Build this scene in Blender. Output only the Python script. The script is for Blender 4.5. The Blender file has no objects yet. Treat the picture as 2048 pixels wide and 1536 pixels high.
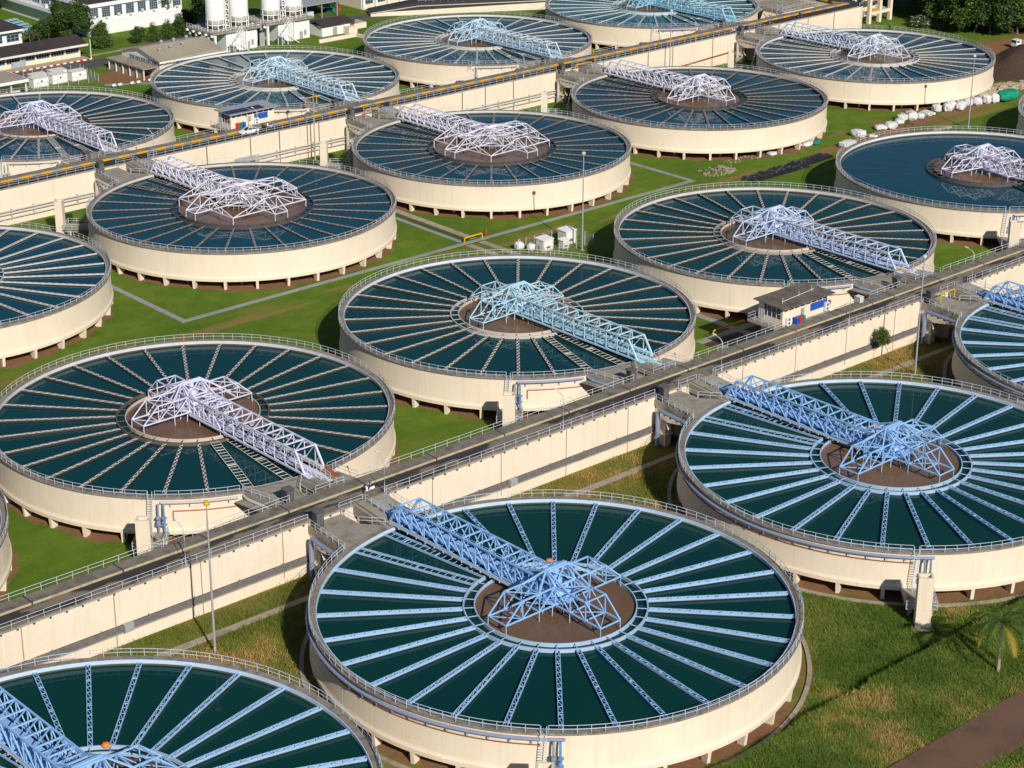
import bpy, math, random
import numpy as np
from mathutils import Vector, Matrix
random.seed(7); rng = np.random.default_rng(11)
PI = math.pi
scene = bpy.context.scene
COL = scene.collection
R = math.radians

# ------------------------------------------------------------------ camera
cam = bpy.data.cameras.new('camera'); camo = bpy.data.objects.new('camera', cam); COL.objects.link(camo)
YAW, PITCH, ROLL = 0.732249, 0.387737, 0.002844
fw = Vector((math.sin(YAW)*math.cos(PITCH), math.cos(YAW)*math.cos(PITCH), -math.sin(PITCH)))
rt = Vector((math.cos(YAW), -math.sin(YAW), 0)); up = rt.cross(fw)
r2 = rt*math.cos(ROLL)+up*math.sin(ROLL); u2 = -rt*math.sin(ROLL)+up*math.cos(ROLL)
camo.matrix_world = Matrix(((r2.x, u2.x, -fw.x, 0), (r2.y, u2.y, -fw.y, 0), (r2.z, u2.z, -fw.z, 125.633), (0, 0, 0, 1)))
cam.sensor_width = 36; cam.lens = 4090.54/2048*36; cam.clip_start = 1; cam.clip_end = 6000
scene.camera = camo
# ------------------------------------------------------------------ sky, sun, exposure
SUN_EL, SUN_AZ = R(31.8), R(251.5)
world = bpy.data.worlds.new('World'); scene.world = world; world.use_nodes = True
wn = world.node_tree
sky = wn.nodes.new('ShaderNodeTexSky'); sky.sky_type = 'NISHITA'; sky.sun_disc = False
sky.sun_elevation = SUN_EL; sky.sun_rotation = math.atan2(math.cos(SUN_AZ), math.sin(SUN_AZ))
sky.air_density = 1.0; sky.dust_density = 0.1; sky.ozone_density = 5.0
wn.links.new(sky.outputs[0], wn.nodes['Background'].inputs[0]); wn.nodes['Background'].inputs[1].default_value = 0.058
sl = bpy.data.lights.new('sun', 'SUN'); sl.energy = 5.0; sl.angle = R(0.53); sl.color = (1.0, 0.93, 0.82)
so = bpy.data.objects.new('sun', sl); COL.objects.link(so)
so.rotation_euler = Vector((-math.cos(SUN_AZ)*math.cos(SUN_EL), -math.sin(SUN_AZ)*math.cos(SUN_EL), -math.sin(SUN_EL))).to_track_quat('-Z', 'Y').to_euler()
so.location = (0, -100, 300)
scene.view_settings.view_transform = 'Standard'; scene.view_settings.look = 'None'
scene.view_settings.exposure = 0.02; scene.view_settings.gamma = 1.0

# ------------------------------------------------------------------ materials
def srgb(r, g, b):
    f = lambda c: (c/255/12.92) if c/255 <= .04045 else ((c/255+.055)/1.055)**2.4
    return (f(r), f(g), f(b))
class N:
    def __init__(s, name):
        s.m = bpy.data.materials.new(name); s.m.use_nodes = True; s.t = s.m.node_tree
        s.b = s.t.nodes['Principled BSDF']; s.b.inputs['Specular IOR Level'].default_value = 0.3
    def new(s, k, **kw):
        n = s.t.nodes.new('ShaderNode'+k)
        for a, v in kw.items(): setattr(n, a, v)
        return n
    def link(s, a, b): s.t.links.new(a, b)
    def coord(s, scale=(1, 1, 1), world=True):
        if world: g = s.new('NewGeometry'); o = g.outputs['Position']
        else: g = s.new('TexCoord'); o = g.outputs['Object']
        mp = s.new('Mapping'); mp.inputs['Scale'].default_value = scale; s.link(o, mp.inputs[0]); return mp.outputs[0]
    def noise(s, vec, scale, detail=5, rough=.6):
        n = s.new('TexNoise'); n.inputs['Scale'].default_value = scale; n.inputs['Detail'].default_value = detail
        n.inputs['Roughness'].default_value = rough; s.link(vec, n.inputs['Vector']); return n.outputs['Fac']
    def ramp(s, fac, lo, hi, a=0., b=1.):
        n = s.new('MapRange'); n.inputs['From Min'].default_value = lo; n.inputs['From Max'].default_value = hi
        n.inputs['To Min'].default_value = a; n.inputs['To Max'].default_value = b; s.link(fac, n.inputs[0]); return n.outputs[0]
    def math(s, op, a, b):
        n = s.new('Math', operation=op); 
        for i, v in enumerate((a, b)):
            if isinstance(v, (int, float)): n.inputs[i].default_value = v
            else: s.link(v, n.inputs[i])
        return n.outputs[0]
    def mix(s, fac, a, b):
        n = s.new('Mix', data_type='RGBA'); 
        if isinstance(fac, (int, float)): n.inputs[0].default_value = fac
        else: s.link(fac, n.inputs[0])
        for i, v in ((6, a), (7, b)):
            if isinstance(v, tuple): n.inputs[i].default_value = (*v[:3], 1)
            else: s.link(v, n.inputs[i])
        return n.outputs[2]
    def attr(s, name):
        n = s.new('Attribute'); n.attribute_name = name; return n.outputs['Fac']
    def color(s, v):
        if isinstance(v, tuple): s.b.inputs['Base Color'].default_value = (*v, 1)
        else: s.link(v, s.b.inputs['Base Color'])
    def bump(s, h, strength=.3, dist=.05):
        n = s.new('Bump'); n.inputs['Strength'].default_value = strength; n.inputs['Distance'].default_value = dist
        s.link(h, n.inputs['Height']); s.link(n.outputs[0], s.b.inputs['Normal'])
    def rough(s, v): s.b.inputs['Roughness'].default_value = v
def plain(name, c, rough=.6, var=.18, scale=1.2, metal=0.):
    n = N(name); v = n.coord(); f = n.noise(v, scale, 6, .65)
    d = tuple(x*(1-var*1.6) for x in c); l = tuple(min(1, x*(1+var*.5)) for x in c)
    n.color(n.mix(n.ramp(f, .3, .7), d, l)); n.rough(rough); n.b.inputs['Metallic'].default_value = metal
    return n.m
def painted(name, c, c2, amount=.5, rough=.5, scale=1.5):
    n = N(name); v = n.coord(); f = n.noise(v, scale, 8, .75)
    base = n.mix(n.ramp(n.noise(v, .35, 3), .3, .7), c, tuple(x*.86 for x in c))
    n.color(n.mix(n.ramp(f, 1-amount*.95, 1-amount*.95+.12), base, c2)); n.rough(rough); return n.m
def wall_mat(name, c):
    n = N(name); v = n.coord((1.1, 1.1, .06)); v2 = n.coord((1, 1, 1))
    st = n.noise(v, 1.6, 6, .7); bl = n.noise(v2, .18, 5, .6); fine = n.noise(v2, 3., 6, .7)
    a = n.mix(n.ramp(bl, .3, .7), c, tuple(x*y for x, y in zip(c, (.93, .91, .87))))
    a = n.mix(n.ramp(st, .52, .76, 0, .5), a, tuple(x*y for x, y in zip(c, (.70, .66, .60))))
    # dirt that gathers near the foot and the top lip of the wall: broken by noise
    a = n.mix(n.ramp(n.noise(n.coord((1, 1, .35)), .8, 7, .75), .64, .8, 0, .35), a, (c[0]*.55, c[1]*.52, c[2]*.47))
    br = n.new('TexBrick'); br.inputs['Scale'].default_value = 1
    n.color(n.mix(n.ramp(fine, .2, .8, 0, .12), a, (1, .95, .85))); n.rough(.8); n.bump(fine, .15, .02); return n.m
def concrete(name, c, dark, amt=.5, scale=.6):
    n = N(name); v = n.coord(); f = n.noise(v, scale, 8, .72); g = n.noise(v, 5, 5, .7); h = n.noise(v, .15, 3)
    a = n.mix(n.ramp(h, .3, .7), c, tuple(x*.8 for x in c))
    a = n.mix(n.ramp(f, .62-amt*.3, .74), a, dark); a = n.mix(n.ramp(g, .35, .75, 0, .45), a, tuple(x*.6 for x in c))
    n.color(a); n.rough(.88); n.bump(g, .25, .02); return n.m
M = {}
CREAM = (.72, .625, .50)
M['wall'] = wall_mat('cream_wall_paint', CREAM)
M['wall2'] = wall_mat('cream_channel_paint', (.73, .64, .52))
M['rim'] = concrete('weathered_concrete_rim', (.30, .265, .235), (.075, .062, .052), .55, .9)
M['concrete'] = concrete('grey_concrete', (.36, .325, .27), (.10, .085, .07), .4, .45)
M['kerbtop'] = concrete('kerb_concrete', (.24, .215, .18), (.055, .047, .04), .5, .6)
M['kerbface'] = concrete('kerb_face_paint', (.50, .43, .28), (.12, .10, .08), .35, .8)
M['path'] = concrete('path_concrete', (.33, .335, .335), (.17, .165, .16), .3, .4)
M['drain'] = concrete('drain_concrete', (.40, .34, .27), (.12, .10, .075), .4, .5)
def road_mat(name, dry, wet, lo, hi, y0=0, y1=0):
    n = N(name); v = n.coord((.12, .42, 1)); f = n.noise(v, .75, 6, .62); g = n.noise(n.coord(), 3, 7, .75)
    if y1:      # the damp gutter along the kerb
        sp = n.new('SeparateXYZ'); n.link(n.coord(), sp.inputs[0]); f = n.math('ADD', f, n.ramp(sp.outputs[1], y0, y1, -.08, .07))
    w = n.ramp(f, lo, hi); a = n.mix(n.ramp(g, .3, .7), dry, tuple(x*.62 for x in dry)); n.color(n.mix(w, a, wet))
    rr = n.ramp(w, 0, 1, .85, .72); n.link(rr, n.b.inputs['Roughness']); n.bump(g, .2, .01); return n.m
M['road'] = road_mat('worn_grey_road', (.25, .215, .175), (.045, .040, .043), .50, .545, 197.2, 200.7)
M['road2'] = road_mat('asphalt', (.052, .046, .05), (.036, .033, .038), .4, .6)
M['road3'] = road_mat('service_asphalt', (.12, .112, .11), (.085, .08, .08), .4, .6)
M['rail'] = plain('galvanised_rail', (.52, .54, .58), .45, .1, 2)
M['railblue'] = plain('pale_blue_rail', (.50, .58, .68), .45, .1, 2)
M['darkmetal'] = plain('dark_metal', (.05, .05, .055), .5)
M['steel'] = plain('grey_steel', (.35, .36, .38), .4, .15, 2)
M['louvre'] = plain('grey_louvre', (.12, .115, .12), .5, .2, 2)
M['louvre2'] = plain('tray_slat_paint', (.22, .205, .20), .5, .2, 2)
M['soil'] = concrete('brown_soil', (.20, .105, .055), (.09, .05, .03), .4, .5)
M['dirt'] = concrete('dirt_road', (.17, .098, .066), (.09, .055, .04), .4, .3)
M['mound'] = concrete('dark_earth', (.085, .056, .042), (.035, .024, .018), .5, .5)
M['yellow'] = painted('yellow_paint', (.72, .36, .012), (.35, .2, .05), .25, .5, 2)
M['rust'] = concrete('rust', (.30, .105, .05), (.14, .05, .025), .4, 1.5)
M['redpipe'] = plain('red_brown_pipe', (.36, .10, .05), .5)
M['bluepipe'] = painted('blue_pipe_paint', (.24, .29, .44), (.45, .42, .46), .28, .5, 1.5)
M['greypipe'] = painted('grey_pipe_paint', (.50, .48, .46), (.3, .22, .17), .25, .5, 1.2)
M['valveblue'] = plain('blue_valve_paint', (.14, .29, .52), .45)
M['white'] = plain('white_paint', (.80, .80, .80), .55, .06)
M['offwhite'] = plain('offwhite_paint', (.70, .66, .60), .6, .1)
M['buildwhite'] = wall_mat('white_building_paint', (.76, .78, .82))
M['glassdark'] = plain('dark_window_glass', (.03, .05, .075), .12, .2)
M['frame'] = plain('window_frame_paint', (.35, .42, .48), .5)
M['orange'] = plain('orange_float', (.85, .24, .02), .45)
M['darkroof'] = concrete('dark_roof', (.052, .040, .042), (.028, .022, .024), .4, .3)
M['tanroof'] = concrete('tan_roof_sheet', (.40, .355, .285), (.29, .25, .20), .4, .25)
M['flatroof'] = concrete('mouldy_flat_roof', (.19, .165, .135), (.05, .043, .036), .7, .55)
M['solar'] = plain('dark_blue_roof_panel', (.012, .018, .05), .15, .2)
M['blueboard'] = plain('blue_board', (.02, .085, .42), .5, .05)
M['binblue'] = plain('blue_bin', (.02, .08, .5), .4); M['binred'] = plain('red_bin', (.6, .03, .04), .4); M['bingreen'] = plain('green_bin', (.01, .22, .2), .4)
M['bag'] = concrete('white_woven_bag', (.74, .73, .74), (.42, .44, .55), .25, 1.1)
M['greensheet'] = plain('green_tarpaulin', (.01, .30, .19), .6, .25, .8)
M['tarp'] = concrete('black_plastic_sheet', (.02, .02, .025), (.25, .24, .24), .12, .7)
M['tarp'].node_tree.nodes['Principled BSDF'].inputs['Roughness'].default_value = .35
M['rock'] = concrete('pale_rock', (.50, .40, .29), (.28, .21, .15), .4, .6)
M['tyre'] = plain('rubber', (.015, .015, .016), .8)
M['car'] = plain('white_car_paint', (.82, .83, .84), .2, .03)
M['truckbed'] = plain('orange_truck_bed', (.40, .17, .09), .5)
M['skin'] = plain('skin', (.40, .22, .14), .6); M['cloth_b'] = plain('blue_cloth', (.05, .12, .32), .8); M['cloth_o'] = plain('orange_cloth', (.75, .22, .03), .8)
M['cloth_d'] = plain('dark_cloth', (.03, .03, .045), .8); M['cloth_p'] = plain('lavender_cloth', (.36, .33, .62), .8); M['cloth_w'] = plain('white_cloth', (.7, .7, .72), .8)
M['bark'] = concrete('bark', (.17, .125, .09), (.07, .05, .04), .4, 2)
M['palmbark'] = concrete('palm_bark', (.36, .31, .26), (.16, .13, .1), .4, 2)
def leaf_mat(name, c1, c2, c3, p3=.08):
    n = N(name); f = n.attr('rnd'); a = n.mix(f, c1, c2); n.color(n.mix(n.ramp(f, 1-p3, 1-p3+.01), a, c3)); n.rough(.55)
    n.b.inputs['Specular IOR Level'].default_value = .25
    tr = n.new('BsdfTranslucent'); mx = n.new('MixShader'); mx.inputs[0].default_value = .25
    n.link(a, tr.inputs[0]); n.link(n.b.outputs[0], mx.inputs[1]); n.link(tr.outputs[0], mx.inputs[2])
    n.link(mx.outputs[0], n.t.nodes['Material Output'].inputs[0]); return n.m
M['leaf'] = leaf_mat('mid_green_leaves', (.040, .090, .018), (.130, .200, .035), (.22, .25, .05))
M['leafdark'] = leaf_mat('dark_green_leaves', (.022, .055, .016), (.085, .150, .032), (.15, .20, .045))
M['leafwhite'] = leaf_mat('leaves_with_white_flowers', (.03, .06, .018), (.08, .12, .03), (.65, .6, .5), .28)
M['leafpalm'] = leaf_mat('palm_leaves', (.045, .095, .02), (.14, .20, .035), (.42, .30, .04), .1)
M['grass'] = leaf_mat('grass_blades', (.085, .165, .022), (.25, .31, .055), (.48, .34, .12), .24)
M['drygrass'] = leaf_mat('dry_grass_blades', (.14, .19, .03), (.34, .31, .07), (.52, .33, .11), .4)
def water_mat(name, c, c2):
    n = N(name); v = n.coord(); f = n.noise(v, .06, 3, .5); n.color(n.mix(n.ramp(f, .35, .65), c, c2)); n.rough(.035)
    n.b.inputs['IOR'].default_value = 1.33; n.b.inputs['Specular IOR Level'].default_value = .36; n.b.inputs['Specular Tint'].default_value = (.42, .78, 1, 1)
    w = n.noise(n.coord((1, 1, 1)), 1.1, 3, .6); n.bump(w, .02, .06); return n.m
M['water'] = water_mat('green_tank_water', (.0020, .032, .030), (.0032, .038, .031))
M['waterblue'] = water_mat('blue_tank_water', (.0016, .040, .060), (.0024, .046, .066))  # farther tanks: stronger sky reflection painted into the base colour as blue
M['waterteal'] = water_mat('teal_tank_water', (.0014, .034, .038), (.0022, .040, .042))  # second row: part of the sky reflection painted into the green water colour
M['sludge'] = water_mat('brown_sludge_water', (.135, .078, .045), (.18, .105, .06))
M['sludge'].node_tree.nodes['Principled BSDF'].inputs['Roughness'].default_value = .16
M['wet'] = concrete('wet_tank_lining', (.115, .105, .085), (.06, .055, .045), .4, .5)
M['underside'] = plain('tank_underside', (.32, .26, .2), .9)
M['wellrust'] = painted('rusty_well_rim', (.60, .50, .42), (.40, .20, .11), .36, .6, .9)
M['slime'] = concrete('wet_brown_slime', (.050, .034, .026), (.02, .017, .014), .4, 1.2)
# paint palettes: truss, launder side, launder lattice, inner band, ring
def pal(name, truss, side, lat, band, ring, chip=.12):
    P = {}
    P['wetside'] = M['slime']
    for k, c in dict(truss=truss, side=side, lat=lat, band=band, ring=ring).items():
        P[k] = painted(name+'_'+k+'_paint', c, (.20, .11, .07), chip if k in ('lat', 'side') else chip*.5, .45, 1.6)
    return P
BLUE = (.29, .51, .84); BLUE2 = (.33, .50, .72)
WHT = (.70, .69, .80); DRK = (.030, .028, .026); PALE = (.66, .62, .58)
PAL = dict(
  blue=pal('blue', BLUE, BLUE2, (.32, .56, .86), (.50, .66, .84), (.38, .52, .70), .18),
  lav=pal('lavender', (.66, .67, .84), (.045, .04, .036), (.66, .62, .61), (.62, .61, .66), (.13, .105, .09), .2),
  aqua=pal('aqua', (.46, .68, .80), (.05, .045, .04), (.70, .65, .62), (.62, .68, .78), (.52, .49, .48), .2),
  peri=pal('periwinkle', (.55, .66, .86), (.05, .045, .04), (.66, .61, .57), (.60, .60, .62), (.36, .32, .30), .24),
  pearl=pal('pearl', (.70, .70, .84), (.012, .035, .045), (.05, .075, .085), (.66, .68, .72), (.10, .09, .09), .25),
  ash=pal('ash', (.76, .74, .84), (.045, .042, .045), (.36, .34, .34), (.60, .58, .58), (.085, .075, .075), .3),
  ivory=pal('ivory', (.76, .76, .80), (.62, .62, .63), (.60, .58, .57), (.64, .65, .67), (.50, .49, .48), .15),
  sky=pal('sky', (.55, .72, .84), (.56, .58, .58), (.62, .64, .64), (.62, .68, .70), (.55, .56, .54), .2),
  cyan=pal('cyan', (.36, .66, .80), (.50, .66, .72), (.56, .72, .78), (.56, .70, .76), (.50, .64, .68), .12),
  mist=pal('mist', (.70, .76, .88), (.60, .57, .54), (.64, .60, .56), (.62, .66, .72), (.60, .58, .56), .25),
)

# ------------------------------------------------------------------ mesh builder
class MB:
    def __init__(s): s.v = []; s.f = []; s.mi = []; s.cur = 0
    def add(s, vs, fs):
        o = len(s.v); s.v.extend(tuple(p) for p in vs); s.f.extend(tuple(i+o for i in q) for q in fs); s.mi.extend([s.cur]*len(fs)); return s
    def mat(s, i): s.cur = i; return s
    def box(s, c, d, rz=0.):
        x, y, z = d[0]/2, d[1]/2, d[2]/2; cs, sn = math.cos(rz), math.sin(rz); vs = []
        for a, b, e in ((-x,-y,-z),(x,-y,-z),(x,y,-z),(-x,y,-z),(-x,-y,z),(x,-y,z),(x,y,z),(-x,y,z)):
            vs.append((c[0]+a*cs-b*sn, c[1]+a*sn+b*cs, c[2]+e))
        return s.add(vs, [(0,3,2,1),(4,5,6,7),(0,1,5,4),(1,2,6,5),(2,3,7,6),(3,0,4,7)])
    def span(s, x0, x1, y0, y1, z0, z1): return s.box(((x0+x1)/2, (y0+y1)/2, (z0+z1)/2), (x1-x0, y1-y0, z1-z0))
    def beam(s, p, q, w, h=None):
        h = h or w; p = Vector(p); q = Vector(q); d = q-p
        if d.length < 1e-6: return s
        d.normalize(); a = d.cross(Vector((0, 0, 1)))
        if a.length < 1e-3: a = Vector((1, 0, 0))
        a.normalize(); b = a.cross(d); a = a*w/2; b = b*h/2
        vs = [p-a-b, p+a-b, p+a+b, p-a+b, q-a-b, q+a-b, q+a+b, q-a+b]
        return s.add(vs, [(0,1,2,3),(7,6,5,4),(0,4,5,1),(1,5,6,2),(2,6,7,3),(3,7,4,0)])
    def tube(s, p, q, r, n=6, r1=None, cap=True):
        r1 = r if r1 is None else r1; p = Vector(p); q = Vector(q); d = (q-p).normalized(); a = d.cross(Vector((0, 0, 1)))
        if a.length < 1e-3: a = Vector((1, 0, 0))
        a.normalize(); b = a.cross(d); vs = []
        for i in range(n):
            t = 2*PI*i/n; e = a*math.cos(t)+b*math.sin(t); vs.append(p+e*r); vs.append(q+e*r1)
        fs = [(2*i, 2*((i+1)%n), 2*((i+1)%n)+1, 2*i+1) for i in range(n)]
        if cap: fs += [tuple(range(0, 2*n, 2)), tuple(range(2*n-1, 0, -2))]
        return s.add(vs, fs)
    def path(s, pts, r, n=6):
        pts = [Vector(p) for p in pts]; vs = []
        for i, p in enumerate(pts):
            d = (pts[min(i+1, len(pts)-1)]-pts[max(i-1, 0)]).normalized(); a = d.cross(Vector((0, 0, 1)))
            if a.length < 1e-3: a = d.cross(Vector((0, 1, 0)))
            a.normalize(); b = a.cross(d)
            rr = r[i] if isinstance(r, (list, tuple)) else r
            for k in range(n):
                t = 2*PI*k/n; vs.append(p+(a*math.cos(t)+b*math.sin(t))*rr)
        fs = []
        for i in range(len(pts)-1):
            for k in range(n): fs.append((i*n+k, i*n+(k+1)%n, (i+1)*n+(k+1)%n, (i+1)*n+k))
        fs += [tuple(range(n))[::-1], tuple(range((len(pts)-1)*n, len(pts)*n))]
        return s.add(vs, fs)
    def lathe(s, prof, n=96, a0=0., a1=2*PI, closed=False):
        full = abs(a1-a0-2*PI) < 1e-6; m = len(prof); k = n if full else n+1; vs = []
        for i in range(k):
            t = a0+(a1-a0)*i/n; c, sn = math.cos(t), math.sin(t)
            for r_, z in prof: vs.append((r_*c, r_*sn, z))
        fs = []; mm = m if closed else m-1
        for i in range(n):
            j = (i+1) % k
            for q in range(mm):
                w = (q+1) % m; fs.append((i*m+q, j*m+q, j*m+w, i*m+w))
        if closed and not full: fs += [tuple(range(m))[::-1], tuple(range(n*m, n*m+m))]
        return s.add(vs, fs)
    def ring(s, r0, r1, z0, z1, n=96, a0=0., a1=2*PI): return s.lathe([(r0, z0), (r1, z0), (r1, z1), (r0, z1)], n, a0, a1, True)
    def disc(s, r, z, n=96): return s.add([(r*math.cos(2*PI*i/n), r*math.sin(2*PI*i/n), z) for i in range(n)], [tuple(range(n))])
    def prism(s, pts, z0, z1):
        n = len(pts); z0 = z0 if isinstance(z0, (list, tuple)) else [z0]*n; z1 = z1 if isinstance(z1, (list, tuple)) else [z1]*n
        vs = [(p[0], p[1], z) for p, z in zip(pts, z0)]+[(p[0], p[1], z) for p, z in zip(pts, z1)]
        return s.add(vs, [tuple(range(n))[::-1], tuple(range(n, 2*n))]+[(i, (i+1)%n, n+(i+1)%n, n+i) for i in range(n)])
    def mesh(s, name, smooth=False):
        me = bpy.data.meshes.new(name); me.from_pydata(s.v, [], s.f)
        if max(s.mi or [0]) > 0: me.polygons.foreach_set('material_index', s.mi)
        if smooth: me.polygons.foreach_set('use_smooth', [True]*len(me.polygons))
        me.update(); return me
def link(name, me, mats, parent=None, loc=(0, 0, 0), rz=0.):
    o = bpy.data.objects.new(name, me); COL.objects.link(o)
    mats = mats if isinstance(mats, (list, tuple)) else [mats]
    while len(me.materials) < len(mats): me.materials.append(None)
    for i, m in enumerate(mats):
        o.material_slots[i].link = 'OBJECT'; o.material_slots[i].material = m
    o.location = loc; o.rotation_euler = (0, 0, rz)
    if parent is not None: o.parent = parent
    return o
def obj(name, mb, mats, parent=None, loc=(0, 0, 0), rz=0., smooth=False): return link(name, mb.mesh(name, smooth), mats, parent, loc, rz)
def thing(name, label, cat, loc=(0, 0, 0), rz=0., group=None):
    o = bpy.data.objects.new(name, None); COL.objects.link(o); o.location = loc; o.rotation_euler = (0, 0, rz); o.empty_display_size = .5
    return tag(o, label, cat, group)
def tag(o, label, cat, group=None):
    o['label'] = label; o['category'] = cat
    if group: o['group'] = group
    return o
def struct(o, kind='structure'): o['kind'] = kind; return o
def dup(src, loc, rz, label, group=None):
    r = src.copy(); COL.objects.link(r); r.location = loc; r.rotation_euler = (0, 0, rz); r['label'] = label
    if group: r['group'] = group
    for ch in list(src.children):
        c = ch.copy(); COL.objects.link(c); c.parent = r
        for g in ch.children:
            d = g.copy(); COL.objects.link(d); d.parent = c
    return r
def pol(r, a, z=None):
    p = (r*math.cos(R(a)), r*math.sin(R(a)))
    return p if z is None else (*p, z)

# ------------------------------------------------------------------ layout (metres)
SX = 64.757; TOP = 7.1; WATER = 6.40
ROWY = {1: 160.2, 2: 239.3, 3: 319.7, 4: 399.8}
ROWX = {1: 151.25, 2: 151.5, 3: 216.6, 4: 217.55}     # x of the tank with index 0
ROAD1 = (197.0, 203.0); ROAD2 = (358.0, 364.3); RZ = 7.7
SGN = {1: 1, 2: -1, 3: 1, 4: -1}
REACH = {1: ROAD1[0]-ROWY[1], 2: ROWY[2]-ROAD1[1], 3: ROAD2[0]-ROWY[3], 4: ROWY[4]-ROAD2[1]}
def centre(row, k): return ROWX[row]+SX*k, ROWY[row]
TANKS = [(1, -1), (1, 0), (1, 1), (1, 2), (2, -1), (2, 0), (2, 1), (2, 2), (2, 3), (2, 4), (3, -1), (3, 0), (3, 1), (3, 2), (3, 3), (4, 0), (4, 1), (4, 2), (4, 3)]
EMB_Y = 128.6
def vnoise(x, y, s, seed=0):
    r_ = np.random.default_rng(seed); g = r_.random((128, 128)); X = x/s; Y = y/s
    i = np.floor(X).astype(int); j = np.floor(Y).astype(int); fx = X-i; fy = Y-j; fx = fx*fx*(3-2*fx); fy = fy*fy*(3-2*fy)
    G = lambda a, b: g[a % 128, b % 128]
    return (G(i, j)*(1-fx)+G(i+1, j)*fx)*(1-fy)+(G(i, j+1)*(1-fx)+G(i+1, j+1)*fx)*fy
def fbm(x, y, s, seed=0): return vnoise(x, y, s, seed)*.5+vnoise(x, y, s/2.1, seed+1)*.27+vnoise(x, y, s/4.3, seed+2)*.15+vnoise(x, y, s/9, seed+3)*.08
def sstep(a, b, x): t = np.clip((x-a)/(b-a), 0, 1); return t*t*(3-2*t)
def tank_dist(x, y):
    d = np.full(np.shape(x), 1e9)
    for r_, k in TANKS:
        c = centre(r_, k); d = np.minimum(d, np.hypot(x-c[0], y-c[1]))
    return d
def ground_z(x, y):
    x = np.asarray(x, float); y = np.asarray(y, float)
    z = 1.7*(1-sstep(EMB_Y-.3, EMB_Y+.35, y+.9*(fbm(x, y, 5, 5)-.5)))*sstep(120, 150, x)*(.8+.4*fbm(x, y, 9, 15))
    d = tank_dist(x, y)
    z = z*sstep(31.0, 33.5, d)
    m = sstep(1., .1, np.hypot((x-451)/17, (y-304)/12)); z = z+m*(4.6+5.0*(fbm(x, y, 7, 9)-.5)+1.6*(fbm(x, y, 2.6, 19)-.5))*sstep(31.3, 34, d)
    m2 = sstep(1., 0., np.hypot((x-321)/4.2, (y-289.6)/1.9)); z = z+m2*1.1
    return z

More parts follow.
